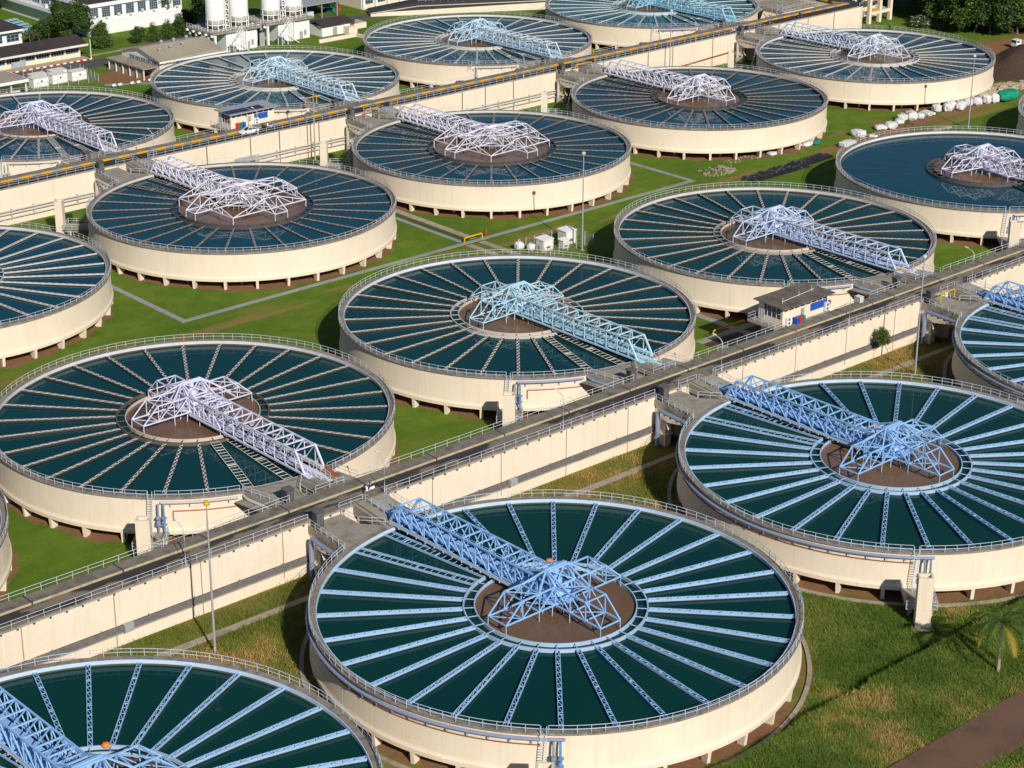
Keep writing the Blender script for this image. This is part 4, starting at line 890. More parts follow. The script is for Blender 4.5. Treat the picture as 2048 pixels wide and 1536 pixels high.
SK = [(398.6, 290.4, 1.25, 1.5, 'row'), (401.2, 289.0, 1.25, 1.6, 'row'), (403.4, 289.6, 1.25, 1.7, 'row'), (404.3, 287.6, 1.2, 1.6, 'row'), (406.3, 288.6, 1.2, 1.5, 'row'), (409.0, 288.6, 1.2, 1.6, 'row'), (411.3, 287.8, 1.2, 1.7, 'row'), (414.2, 287.2, 1.25, 1.9, 'row'), (416.4, 286.4, 1.25, 1.9, 'row'),
      (385.6, 290.6, 1.3, 1.3, 'heap'), (387.9, 289.4, 1.35, 1.5, 'heap'), (389.4, 290.9, 1.3, 1.4, 'heap'), (390.5, 288.9, 1.2, 1.2, 'heap')]
wds = ['first', 'second', 'third', 'fourth', 'fifth', 'sixth', 'seventh', 'eighth', 'ninth']
nr = nh = 0
for i, (x, y, r, sz, g) in enumerate(SK):
    if g == 'row': l = 'white full sack, %s from the left in the row leading to the green sheet' % wds[nr]; nr += 1
    else: l = 'white full sack, %s from the left in the heap under the far right tank' % wds[nh]; nh += 1
    sack(x, y, r, 1, 1, sz, 20+i, l, rz=i*.7)
FL = [(358.3, 284.6, 1.5, 1.7, .95), (364.2, 284.0, .9, 1.3, .5), (360.9, 281.2, .8, 1.3, .4), (366.6, 288.2, 1.5, 1.3, 1.15), (368.7, 285.7, .9, 1.3, .7), (375.4, 288.9, 1.2, 1.3, 1.0), (377.9, 287.9, 1.35, 1.1, 1.3), (379.8, 288.2, .9, 1.1, .9), (383.0, 289.4, 1.2, 1.3, .9), (394.7, 290.0, 1.35, 1.6, .7)]
fl = ['largest flat white sack at the left end of the sack line', 'small flat white sack beside the left end of the sack line', 'smallest white scrap of sacking in the grass by the tank rim', 'crumpled white sack pile piece, upper left in the line', 'small crumpled white sack below a larger one', 'crumpled white sack left of a taller one, mid line', 'tall crumpled white sack in the middle of the line', 'small crumpled white sack right of a taller one, mid line', 'crumpled white sack with a pale board in front of it', 'flattened white sack between the sack heap and the standing sacks']
for i, ((x, y, r, sx, sz), l) in enumerate(zip(FL, fl)): sack(x, y, r, sx, 1, sz, 50+i, l, strap=False, rz=.5*i, grp='crumpled white sacks')
sack(351.5, 291.0, 1.2, 1.7, .8, .8, 71, 'flat white sack beside the green one under the tank', strap=False); sack(354.3, 290.6, 1.1, 1.5, .8, .8, 72, 'pale green flat sack next to a white one under the tank', 'bingreen', strap=False)
sack(340.0, 291.3, 1.0, 1.4, .9, .7, 73, 'grey white sack by a tank column', strap=False); sack(342.9, 291.6, .8, 1.2, 1, .7, 74, 'black plastic sack by a tank column', 'tarp', strap=False)
o = thing('sheeted_heap', 'heap under a bright green sheet by the right edge', 'covered heap', (420.6, 285.6, 0)); link('sheet', lump(2.2, 1.8, 1.0, 1.25, 91, 4, .14), M['greensheet'], o)
# black sheeting in the shade behind the tank with drowned channels
def cloth(w, d, seed, amp):
    n1, n2 = 46, 20; X, Y = np.meshgrid(np.linspace(-w/2, w/2, n1), np.linspace(-d/2, d/2, n2)); Z = .05+amp*fbm(X+seed*31, Y*2+seed*7, 1.6, seed); e = np.minimum(np.minimum(X+w/2, w/2-X)/1.0, np.minimum(Y+d/2, d/2-Y)/.6); Z = Z*np.clip(e, .02, 1)
    X = X+.4*np.sin(Y*2+seed); m = MB(); m.add([tuple(v) for v in np.stack([X.ravel(), Y.ravel(), Z.ravel()], -1)], [(j*n1+i, j*n1+i+1, (j+1)*n1+i+1, (j+1)*n1+i) for j in range(n2-1) for i in range(n1-1)]); return m
for i, (x, y, w, d) in enumerate(((330, 281.4, 19, 4.5), (343, 282.5, 12, 4))): tag(obj('plastic_sheet', cloth(w, d, i+3, 1.1), M['tarp'], None, (x, y, 0), .05*i), ['wide crumpled black plastic sheet behind the drowned channel tank', 'crumpled black plastic sheet, right part of the dark covering'][i], 'plastic sheet', 'black plastic sheets')
def rubble(name, cx, cy, rx, ry, n, size, mat, seed, hgt):
    rg = np.random.default_rng(seed); m = MB()
    for i in range(n):
        a = rg.random()*2*PI; q = math.sqrt(rg.random()); x = cx+rx*q*math.cos(a); y = cy+ry*q*math.sin(a); z = float(ground_z(x, y))+hgt*(1-q)*rg.random(); s_ = size*(.4+1.2*rg.random()**2)
        p = rg.normal(size=(8, 3))*.2; c = [(-1,-1,-1),(1,-1,-1),(1,1,-1),(-1,1,-1),(-1,-1,1),(1,-1,1),(1,1,1),(-1,1,1)]; rot = rg.random()*6; cs, sn = math.cos(rot), math.sin(rot)
        V = [((u[0]+d[0])*s_*.6, (u[1]+d[1])*s_*.45, (u[2]+d[2])*s_*.35) for u, d in zip(c, p)]
        m.add([(x+v[0]*cs-v[1]*sn, y+v[0]*sn+v[1]*cs, z+v[2]) for v in V], [(0,3,2,1),(4,5,6,7),(0,1,5,4),(1,2,6,5),(2,3,7,6),(3,0,4,7)])
    return struct(obj(name, m, mat), 'stuff')
rubble('rubble', 430.5, 293.0, 9, 3.4, 220, .85, M['rock'], 5, 1.2); rubble('rubble', 321, 289.6, 4.6, 2.2, 240, .33, M['drain'], 6, .5); rubble('rubble', 386.5, 279.5, 3.2, .9, 60, .4, M['rock'], 8, .2)
rubble('rubble', 330, 293, 12, 2.0, 60, .3, M['drain'], 9, .1); rubble('rubble', 386, 289, 8, 3, 40, .4, M['mound'], 10, .15)

# ================================================================== vehicles
def wheel(t, x, y, r, w):
    o = obj('wheel', MB().tube((x, y-w/2, r), (x, y+w/2, r), r, 14), M['tyre'], t); obj('rim', MB().tube((x, y-w/2-.01, r), (x, y+w/2+.01, r), r*.6, 10), M['steel'], o)
def car(x, y, z, rz, label):
    t = thing('parked_car', label, 'car', (x, y, z), rz); import bmesh
    st = [(-2.2, .45, .82, .78), (-2.05, .32, .9, .84), (-1.3, .28, .98, .88), (-.6, .28, 1.0, .88), (.7, .28, .98, .88), (1.5, .28, .88, .87), (2.1, .32, .74, .82), (2.28, .42, .6, .7)]
    m = MB(); n = len(st); vs = []
    for X, lo, hi, w in st: vs += [(X, -w*.96, lo), (X, -w, (lo+hi)/2), (X, -w*.93, hi), (X, w*.93, hi), (X, w, (lo+hi)/2), (X, w*.96, lo)]
    fs = [(i*6+k, (i+1)*6+k, (i+1)*6+(k+1) % 6, i*6+(k+1) % 6) for i in range(n-1) for k in range(6)]+[tuple(range(6)), tuple(range((n-1)*6, n*6))[::-1]]
    m.add(vs, fs); obj('body', m, M['car'], t, smooth=False)
    cab = [(-1.75, .95, .82), (-1.05, 1.40, .62), (.15, 1.45, .62), (1.05, .95, .8)]
    g = MB(); g.add([p for X, Z, w in cab for p in ((X, -w, Z), (X, w, Z))], [(0, 1, 3, 2), (4, 5, 7, 6), (0, 2, 4, 6), (1, 7, 5, 3)]); obj('window', g, M['glassdark'], t)
    obj('roof', MB().prism([(-1.1, -.64), (.2, -.64), (.2, .64), (-1.1, .64)], [1.39, 1.44, 1.44, 1.39], [1.43, 1.48, 1.48, 1.43]), M['car'], t)
    m = MB()
    for s in (-1, 1):
        m.beam((-1.8, s*.82, .96), (-1.08, s*.63, 1.42), .09); m.beam((.18, s*.63, 1.46), (1.08, s*.81, .96), .08); m.beam((-.45, s*.86, .98), (-.45, s*.63, 1.44), .07)
    obj('pillars', m, M['car'], t)
    for X in (-1.35, 1.4):
        for Y in (-.82, .82): wheel(t, X, Y, .32, .2)
    for s in (-1, 1): obj('headlight', MB().box((2.2, s*.58, .58), (.12, .3, .12)), M['white'], t); obj('tail_light', MB().box((-2.17, s*.6, .72), (.08, .28, .12)), M['binred'], t)
car(246.4, 359.9, RZ+.004, PI, 'white saloon car parked on the road with the yellow kerb')
def skin_mesh(name, pts, edges, radii, sub=1):
    me = bpy.data.meshes.new(name); me.from_pydata(pts, edges, []); o = bpy.data.objects.new(name, me); COL.objects.link(o)
    md = o.modifiers.new('skin', 'SKIN'); md.use_smooth_shade = True
    for i, r_ in enumerate(radii): me.skin_vertices[0].data[i].radius = (r_, r_); me.skin_vertices[0].data[i].use_root = (i == 0)
    sb = o.modifiers.new('sub', 'SUBSURF'); sb.levels = sub; sb.render_levels = sub
    dg = bpy.context.evaluated_depsgraph_get(); em = bpy.data.meshes.new_from_object(o.evaluated_get(dg)); bpy.data.objects.remove(o); return em
def person(x, y, z, rz, label, shirt, trousers, pose='stand', hat=None):
    t = thing('person', label, 'person', (x, y, z), rz)
    if pose == 'stand':
        P_ = [(0, 0, .95), (0, 0, 1.15), (0, 0, 1.38), (0, 0, 1.5), (0, 0, 1.63), (0, 0, 1.74), (0, .17, 1.4), (.05, .24, 1.14), (.16, .22, .92), (.2, .21, .84), (0, -.17, 1.4), (.0, -.24, 1.14), (.1, -.23, .9), (.12, -.22, .82), (0, .09, .9), (.05, .1, .5), (.02, .1, .08), (.16, .11, .04), (0, -.09, .9), (-.02, -.1, .5), (-.1, -.1, .08), (.04, -.11, .04)]
    else:
        P_ = [(0, 0, .8), (.05, 0, 1.0), (.1, 0, 1.22), (.12, 0, 1.34), (.14, 0, 1.47), (.15, 0, 1.58), (.1, .18, 1.22), (.3, .27, 1.05), (.5, .27, 1.0), (.56, .27, 1.0), (.1, -.18, 1.22), (.3, -.27, 1.05), (.5, -.27, 1.0), (.56, -.27, 1.0), (.02, .1, .78), (.42, .15, .72), (.36, .13, .32), (.5, .13, .28), (.02, -.1, .78), (.42, -.15, .72), (.36, -.13, .32), (.5, -.13, .28)]
    E_ = [(0, 1), (1, 2), (2, 3), (3, 4), (4, 5), (2, 6), (6, 7), (7, 8), (8, 9), (2, 10), (10, 11), (11, 12), (12, 13), (0, 14), (14, 15), (15, 16), (16, 17), (0, 18), (18, 19), (19, 20), (20, 21)]
    RR = [.13, .13, .15, .06, .10, .08, .075, .055, .042, .04, .075, .055, .042, .04, .095, .07, .05, .045, .095, .07, .05, .045]
    body = link('body', skin_mesh('person_body', P_, E_, RR), [M[trousers]], t)
    sh = [(p[0], p[1], p[2]) for p in (P_[0], P_[1], P_[2], P_[6], P_[7], P_[10], P_[11])]
    link('shirt', skin_mesh('shirt', sh, [(0, 1), (1, 2), (2, 3), (3, 4), (2, 5), (5, 6)], [.15, .15, .17, .09, .07, .09, .07]), [M[shirt]], t)
    h = P_[4]; link('head', skin_mesh('head', [(h[0], h[1], h[2]-.08), (h[0]+.015, h[1], h[2]+.03), (h[0], h[1], h[2]+.1)], [(0, 1), (1, 2)], [.075, .108, .07]), [M['skin']], t)
    obj('hair' if not hat else 'helmet', MB().lathe([(.118, h[2]-.0), (.122, h[2]+.08), (.08, h[2]+.14), (.01, h[2]+.165)], 10) if h[0] == 0 else MB().add([(v[0]+h[0], v[1], v[2]) for v in MB().lathe([(.118, h[2]), (.124, h[2]+.08), (.08, h[2]+.14), (.01, h[2]+.165)], 10).v], MB().lathe([(.118, 0), (.124, .08), (.08, .14), (.01, .165)], 10).f), M[hat or 'darkmetal'], t)
    for s in (8, 12): link('hand', skin_mesh('hand', [P_[s], P_[s+1], (P_[s+1][0]+.06, P_[s+1][1], P_[s+1][2]-.03)], [(0, 1), (1, 2)], [.04, .045, .03]), [M['skin']], t)
    return t
cq = centre(4, 3)
for a, l, sh, tr in ((238.0, 'person in an orange shirt on the rim of the cyan bridge tank', 'cloth_o', 'cloth_b'), (246.5, 'person in dark clothes, left of two on the cyan tank rim', 'cloth_d', 'cloth_d'), (259.0, 'person in a white shirt on the cyan tank rim before the bridge', 'cloth_w', 'cloth_d'), (283.5, 'person in dark clothes on the cyan tank rim right of the bridge', 'cloth_d', 'cloth_b')):
    p = pol(29.45, a); person(cq[0]+p[0], cq[1]+p[1], TOP, R(a+100), l, sh, tr)
for a, l, sh in ((31, 'person in a yellow helmet by the earth heap on the tank rim', 'cloth_b'),):
    c = centre(3, 3); p = pol(29.5, a); person(c[0]+p[0], c[1]+p[1], TOP, R(a), l, sh, 'cloth_d', 'stand', 'yellow')
def scooter(x, y, z, rz, label, mat, src=[None]):
    t = thing('motor_scooter', label, 'motor scooter', (x, y, z), rz, 'motor scooters')
    obj('body', MB().prism([(-.75, -.16), (.1, -.14), (.1, .14), (-.75, .16)], [.35, .3, .3, .35], [.72, .6, .6, .72]).prism([(.1, -.14), (.5, -.12), (.5, .12), (.1, .14)], .26, .34).prism([(.45, -.2), (.62, -.15), (.62, .15), (.45, .2)], [.3, .3, .3, .3], [.95, .9, .9, .95]), mat, t)
    obj('seat', MB().prism([(-.72, -.14), (.08, -.12), (.08, .12), (-.72, .14)], .72, [.82, .76, .76, .82]), M['tyre'], t)
    obj('handlebar', MB().tube((.5, -.33, 1.02), (.5, .33, 1.02), .025, 6).tube((.72, 0, .3), (.48, 0, 1.02), .04, 6), M['darkmetal'], t); obj('headlight', MB().box((.63, 0, .86), (.08, .16, .12)), M['white'], t)
    for X in (-.6, .75): wheel(t, X, 0, .27, .1)
scooter(153.0, 198.9, RZ+.004, PI, 'white motor scooter ridden along the near road', M['white']); person(153.2, 198.9, RZ, PI, 'person in a lavender shirt riding the white scooter', 'cloth_p', 'cloth_d', 'ride', 'darkmetal')
scooter(251.2, 361.0, RZ+.004, PI/2, 'dark motor scooter parked behind the white car, left one', M['cloth_d']); scooter(252.6, 361.0, RZ+.004, PI/2+.2, 'white and dark motor scooter parked behind the white car, right one', M['white'])
scooter(401.2, 359.2, RZ+.004, PI, 'white motor scooter ridden along the far road before the cyan bridge', M['white']); person(401.4, 359.2, RZ, PI, 'person in a white shirt riding a scooter on the far road', 'cloth_w', 'cloth_d', 'ride')
scooter(428, 359.4, RZ+.004, 0, 'dark motor scooter on the far road right of the cyan bridge', M['cloth_d']); person(427.8, 359.4, RZ, 0, 'person in dark clothes riding a scooter on the far road', 'cloth_d', 'cloth_d', 'ride')
# truck by the earth heap
t = thing('tipper_truck', 'white cab truck with a rusty orange bed on the brown soil', 'truck', (472.6, 317.6, float(ground_z(472.6, 317.6))), R(172))
m = MB(); m.prism([(-.95, -1.0), (.95, -1.0), (.95, 1.0), (-.95, 1.0)], .6, 1.5); m.add([(v[0], v[1], v[2]) for v in MB().prism([(-.95, -.98), (.85, -.98), (.85, .98), (-.95, .98)], 1.5, [2.45, 2.35, 2.35, 2.45]).v], MB().prism([(-.95, -.98), (.85, -.98), (.85, .98), (-.95, .98)], 1.5, 2.4).f)
obj('cab', MB().add([(v[0]+2.6, v[1], v[2]) for v in m.v], m.f), M['car'], t); obj('windscreen', MB().box((3.5, 0, 1.95), (.06, 1.7, .7)), M['glassdark'], t)
for s in (-1, 1): obj('side_window', MB().box((2.8, s*1.0, 1.95), (.9, .04, .6)), M['glassdark'], t)
obj('chassis', MB().box((.2, 0, .7), (6.4, .8, .25)), M['darkmetal'], t); m = MB(); m.box((-.9, 0, 1.0), (4.8, 2.1, .12)); m.box((-.9, 1.03, 1.35), (4.8, .08, .7)); m.box((-.9, -1.03, 1.35), (4.8, .08, .7)); m.box((1.45, 0, 1.45), (.1, 2.1, .9)); m.box((-3.28, 0, 1.35), (.08, 2.1, .7)); obj('bed', m, M['truckbed'], t)
for X in (2.5, -1.4, -2.6):
    for Y in (-.9, .9): wheel(t, X, Y, .46, .3)

# ================================================================== buildings beyond the tanks
def house_walls(m, x0, x1, y0, y1, h, w=.25, z=0.): m.span(x0, x1, y0, y0+w, z, h); m.span(x0, x1, y1-w, y1, z, h); m.span(x0, x0+w, y0+w, y1-w, z, h); m.span(x1-w, x1, y0+w, y1-w, z, h); return m
def local(t): ox, oy, oz = t.location; return lambda m: MB.add(MB(), [(v[0]-ox, v[1]-oy, v[2]-oz) for v in m.v], m.f)
def window(t, L, x0, x1, y, z0, z1, nx=4, nz=3, face='y', out=-1):
    """one window as its own part: dark pane with a frame sub-part, on a wall face at y (face 'y') or x (face 'x')"""
    P = (lambda a0, a1, b0, b1, c0, c1: MB().span(a0, a1, b0, b1, c0, c1)) if face == 'y' else (lambda a0, a1, b0, b1, c0, c1: MB().span(b0, b1, a0, a1, c0, c1))
    d0, d1 = sorted((y+out*.01, y+out*.05)); p = obj('window', L(P(x0, x1, d0, d1, z0, z1)), M['glassdark'], t); m = MB(); e0, e1 = sorted((y+out*.012, y+out*.12))
    for i in range(nx+1): x = x0+(x1-x0)*i/nx; g = P(x-.05, x+.05, e0, e1, z0-.05, z1+.05); m.add(g.v, g.f)
    for i in range(nz+1): z = z0+(z1-z0)*i/nz; g = P(x0-.05, x1+.05, e0, e1, z-.045, z+.045); m.add(g.v, g.f)
    obj('frame', L(m), M['frame'], p); return p
# large white hall
t = thing('white_hall', 'long white two storey hall with a row of large windows and dark roof', 'building', (303, 496, 0)); L = local(t)
obj('wall', L(house_walls(MB(), 288, 318.6, 496, 545, 8.6)), M['buildwhite'], t)
m = MB(); m.prism([(287.4, 495.2), (319.2, 495.2), (319.2, 495.7), (287.4, 495.7)], 8.0, 8.95); m.prism([(287.4, 495.7), (287.9, 495.7), (287.9, 545.5), (287.4, 545.5)], 8.0, 8.95); m.prism([(318.7, 495.7), (319.2, 495.7), (319.2, 545.5), (318.7, 545.5)], 8.0, 8.95); obj('fascia', L(m), M['white'], t)
obj('roof', L(MB().prism([(287.95, 495.75), (318.65, 495.75), (318.65, 520), (287.95, 520)], 8.5, [8.7, 8.7, 12.2, 12.2]).prism([(287.95, 520), (318.65, 520), (318.65, 545.4), (287.95, 545.4)], 8.5, [12.2, 12.2, 8.7, 8.7])), M['darkroof'], t)
for i in range(8):
    x = 288.6+3.86*i; w = window(t, L, x, x+2.5, 496, 4.9, 7.5, 4, 4)
    obj('window_unit', L(MB().span(x+.9, x+1.6, 495.4, 495.93, 4.4 if i % 2 else 4.95, 4.95 if i % 2 else 5.5)), M['offwhite'], w)
m = MB()
for i in range(8): x = 288+3.86*i+3.25; m.span(x, x+.22, 495.85, 496, 3.6, 8.0)
m.span(288, 318.6, 495.9, 496, 3.45, 3.6); obj('pilaster', L(m), M['buildwhite'], t)
obj('balcony', L(MB().span(286.2, 288, 500, 544, 4.0, 4.25).span(286.2, 286.35, 500, 544, 4.25, 5.0)), M['buildwhite'], t)
for i in range(8): window(t, L, 501+5.3*i, 505+5.3*i, 288, 5.4, 7.5, 4, 2, 'x')
for i, y in enumerate((514, 517, 531)): tag(obj('air_conditioner', MB().box((286.8, y, 5.5), (.8, 1.3, 1.1)), M['offwhite']), ['pale air conditioner on the balcony of the white hall, nearest of three', 'pale air conditioner on the balcony of the white hall, middle of three', 'pale air conditioner on the balcony of the white hall, farthest of three'][i], 'air conditioner', 'air conditioners on the balcony')
# dark hipped white building at the far left
t = thing('white_annex', 'white building with a dark tiled hipped roof at the upper left edge', 'building', (255, 497, 0)); L = local(t)
obj('wall', L(house_walls(MB(), 236, 268.6, 498.5, 519, 4.6)), M['buildwhite'], t)
m = MB(); e = 4.6; m.add([(235, 497, e), (269.6, 497, e), (269.6, 520.5, e), (235, 520.5, e), (246, 508.7, 8.6), (259, 508.7, 8.6), (235, 497, e+.3), (269.6, 497, e+.3), (269.6, 520.5, e+.3), (235, 520.5, e+.3)], [(0, 3, 2, 1), (0, 1, 7, 6), (1, 2, 8, 7), (2, 3, 9, 8), (3, 0, 6, 9), (6, 7, 5, 4), (7, 8, 5), (8, 9, 4, 5), (9, 6, 4)]); obj('roof', L(m), M['darkroof'], t)
obj('fascia', L(MB().span(234.9, 269.7, 496.9, 496.99, 4.4, 4.95)), M['white'], t)
for i in range(6): window(t, L, 239+5*i, 242.6+5*i, 498.5, 1.6, 3.4, 3, 2)
# cream office row with a dark roof by the road
t = thing('office_row', 'long low cream office with dark roof and ribbon windows beside the service road', 'building', (255, 476, 0)); L = local(t)
m = house_walls(MB(), 226, 273.4, 476.4, 484, 1.25); m.span(226, 273.4, 483.7, 484, 1.25, 3.5); m.span(273.1, 273.4, 476.7, 483.7, 1.25, 3.5)
for i in range(12): x = 273.4-4.36*i; m.span(x-.4, x, 476.3, 476.75, 0, 3.5)
obj('wall', L(m), M['wall2'], t)
m = MB(); m.prism([(225, 474.2), (274.6, 474.2), (274.6, 479.6), (225, 479.6)], [3.5, 3.5, 5.1, 5.1], [3.85, 3.85, 5.45, 5.45]); m.prism([(225, 479.6), (274.6, 479.6), (274.6, 485.4), (225, 485.4)], [5.1, 5.1, 3.5, 3.5], [5.45, 5.45, 3.85, 3.85]); obj('roof', L(m), M['darkroof'], t)
obj('fascia', L(MB().span(224.9, 274.7, 474.05, 474.19, 3.3, 3.86)), M['offwhite'], t)
for i in range(10):
    x = 273.4-4.36*(i+1); 
    if i == 3: d = obj('door', L(MB().span(x+.1, x+1.2, 476.3, 476.38, .05, 2.5)), M['steel'], t); window(t, L, x+1.4, x+3.9, 476.6, 1.3, 3.4, 3, 2); continue
    window(t, L, x+.05, x+3.9, 476.6, 1.3, 3.4, 5, 2)
obj('step', L(MB().span(240, 274.2, 473.2, 476.3, -.1, .16)), M['kerbface'], t)
t2_ = thing('striped_kerb', 'red and white striped kerb in front of the cream office', 'kerb', (262, 472, 0)); L = local(t2_)
obj('kerb', L(MB().span(246, 274.2, 472.0, 472.35, -.1, .28)), M['white'], t2_)
m = MB()
for i in range(14): m.span(246.6+2*i, 247.6+2*i, 471.97, 472.38, .0, .295)
obj('red_stripes', L(m), M['binred'], t2_)
tag(obj('notice_banner', MB().span(252.8, 256.2, 475.9, 475.98, .2, 1.7), M['frame']), 'pale blue banner standing before the cream office', 'banner')
t = thing('sign_pole', 'pale yellow pole at the corner of the office kerb', 'pole', (274.6, 472.9, 0)); obj('pole', MB().tube((0, 0, 0), (0, 0, 5.2), .13, 8), M['offwhite'], t); obj('base', MB().box((0, 0, .06), (.6, .6, .16)), M['drain'], t)
# flat roofed shed at the left edge
t = thing('carport', 'flat roofed cream shed at the left edge beside the white containers', 'shed', (234, 452, 0)); L = local(t)
obj('roof', L(MB().span(222, 242.4, 448.6, 459.5, 3.75, 4.2)), M['tanroof'], t); obj('fascia', L(MB().span(221.9, 242.5, 448.45, 448.59, 3.5, 4.22).span(242.41, 242.55, 448.45, 459.6, 3.7, 4.22)), M['white'], t)
for x in (226, 232, 238, 242): obj('post', L(MB().span(x-.15, x+.15, 449.3, 449.6, 0, 3.75)), M['offwhite'], t)
obj('wall', L(house_walls(MB(), 224, 242.2, 453, 459.3, 2.4)), M['offwhite'], t)
# white equipment containers in a pen
def cabin(x, y, label):
    t = thing('equipment_cabin', label, 'container', (x, y, 0), R(2), 'white equipment cabins'); obj('body', MB().box((0, 0, 1.2), (4.3, 2.4, 2.2)), M['white'], t); m = MB()
    obj('roof', MB().prism([(-2.25, -1.3), (2.25, -1.3), (2.25, 1.3), (-2.25, 1.3)], 2.3, [2.38, 2.38, 2.55, 2.55]), M['offwhite'], t); obj('vent', MB().tube((.2, -1.26, 1.5), (.2, -1.2, 1.5), .26, 10), M['darkmetal'], t); obj('seam', MB().span(-2.16, 2.16, -1.215, -1.2, 1.05, 1.1).span(-.72, -.68, -1.22, -1.2, .2, 2.2), M['steel'], t); obj('plinth', MB().box((0, 0, .05), (4.5, 2.7, .14)), M['drain'], t)
for x, y, l in ((248.8, 455.2, 'white equipment cabin nearest the flat roofed shed'), (254.4, 455.6, 'white equipment cabin, middle one of the front row'), (259.8, 455.2, 'white equipment cabin at the right end of the front row'), (250.4, 458.4, 'white equipment cabin behind the left front one'), (256.4, 459.2, 'white equipment cabin behind the middle front one')): cabin(x, y, l)
wire_fence([(243.6, 451.6), (262.6, 449.4), (264.6, 461.6), (250.0, 465.2)], 2.2, 'wire fence round the white equipment cabins', 2.6)
for i, (x, y) in enumerate(((262.4, 441.5), (264.0, 441.2), (267.2, 440.6), (268.9, 440.4), (272.2, 440.2), (274.0, 440.0))):
    t = thing('garden_bench', ['pale green bench, first from the left on the path', 'pale green bench, second from the left on the path', 'pale green bench, third from the left on the path', 'pale green bench, fourth from the left on the path', 'pale green bench, fifth from the left on the path', 'pale green bench, last on the right on the path'][i], 'bench', (x, y, 0), .3, 'pale benches beside the path'); obj('seat', MB().box((0, 0, .48), (1.25, .5, .1)), M['white'], t); obj('leg', MB().box((-.5, 0, .22), (.12, .45, .44)), M['bingreen'], t); obj('leg', MB().box((.5, 0, .22), (.12, .45, .44)), M['bingreen'], t); obj('backrest', MB().box((0, .25, .75), (1.25, .06, .35)), M['white'], t)
# tan gabled workshop
t = thing('workshop', 'long workshop with tan corrugated gable roof and roof vents behind the silo mirroring tank', 'building', (285, 450, 0)); L = local(t)
obj('wall', L(house_walls(MB(), 276.0, 295.2, 441.6, 459.6, 4.3)), M['offwhite'], t)
yr = 450.6; m = MB(); m.prism([(275.4, 440.6), (295.8, 440.6), (295.8, yr), (275.4, yr)], [4.3, 4.3, 6.4, 6.4], [4.55, 4.55, 6.65, 6.65]); m.prism([(275.4, yr), (295.8, yr), (295.8, 460.6), (275.4, 460.6)], [6.4, 6.4, 4.3, 4.3], [6.65, 6.65, 4.55, 4.55])
rf = obj('roof', L(m), M['tanroof'], t); m = MB()
for i in range(17):
    y = 441.2+.57*i; z = 4.57+2.1*(y-440.6)/10; m.span(275.42, 295.78, y, y+.10, z+.02, z+.10)
o = obj('roof_seam', L(m), M['tanroof'], rf)
obj('gable', L(MB().add([(276.0, 441.6, 4.3), (276.0, 459.6, 4.3), (276.0, yr, 6.35), (276.2, 441.6, 4.3), (276.2, 459.6, 4.3), (276.2, yr, 6.35)], [(0, 1, 2), (5, 4, 3), (0, 3, 4, 1), (1, 4, 5, 2), (2, 5, 3, 0)])), M['buildwhite'], t)
obj('fascia', L(MB().span(275.3, 295.9, 440.42, 440.58, 4.15, 4.6)), M['white'], t)
for i in range(5): window(t, L, 443+2.6*i, 445.2+2.6*i, 276.0, 3.2, 4.1, 3, 1, 'x')
obj('canopy', L(MB().span(271.6, 275.98, 442.6, 460.2, 2.75, 3.05)), M['drain'], t); 
for i in range(6): obj('canopy_post', L(MB().span(271.9, 272.2, 443+3.3*i, 443.3+3.3*i, 0, 2.75)), M['offwhite'], t)
obj('lower_wall', L(MB().span(272.3, 272.5, 443.4, 459.3, 0, 2.2)), M['drain'], t)
for x, y in ((279.2, 446.5), (283.0, 447.0), (287.0, 447.6), (282.5, 450.6), (286.3, 450.6), (290.6, 451.2)):
    z = 4.55+2.1*(min(y, yr)-440.6)/10; v = obj('roof_vent', L(MB().add([(p[0]+x, p[1]+y, p[2]+z) for p in MB().lathe([(.01, 0), (.28, .0), (.28, .3), (.42, .4), (.48, .65), (.36, .9), (.01, 1.0)], 12).v], MB().lathe([(.01, 0), (.28, .0), (.28, .3), (.42, .4), (.48, .65), (.36, .9), (.01, 1.0)], 12).f)), M['steel'], rf)
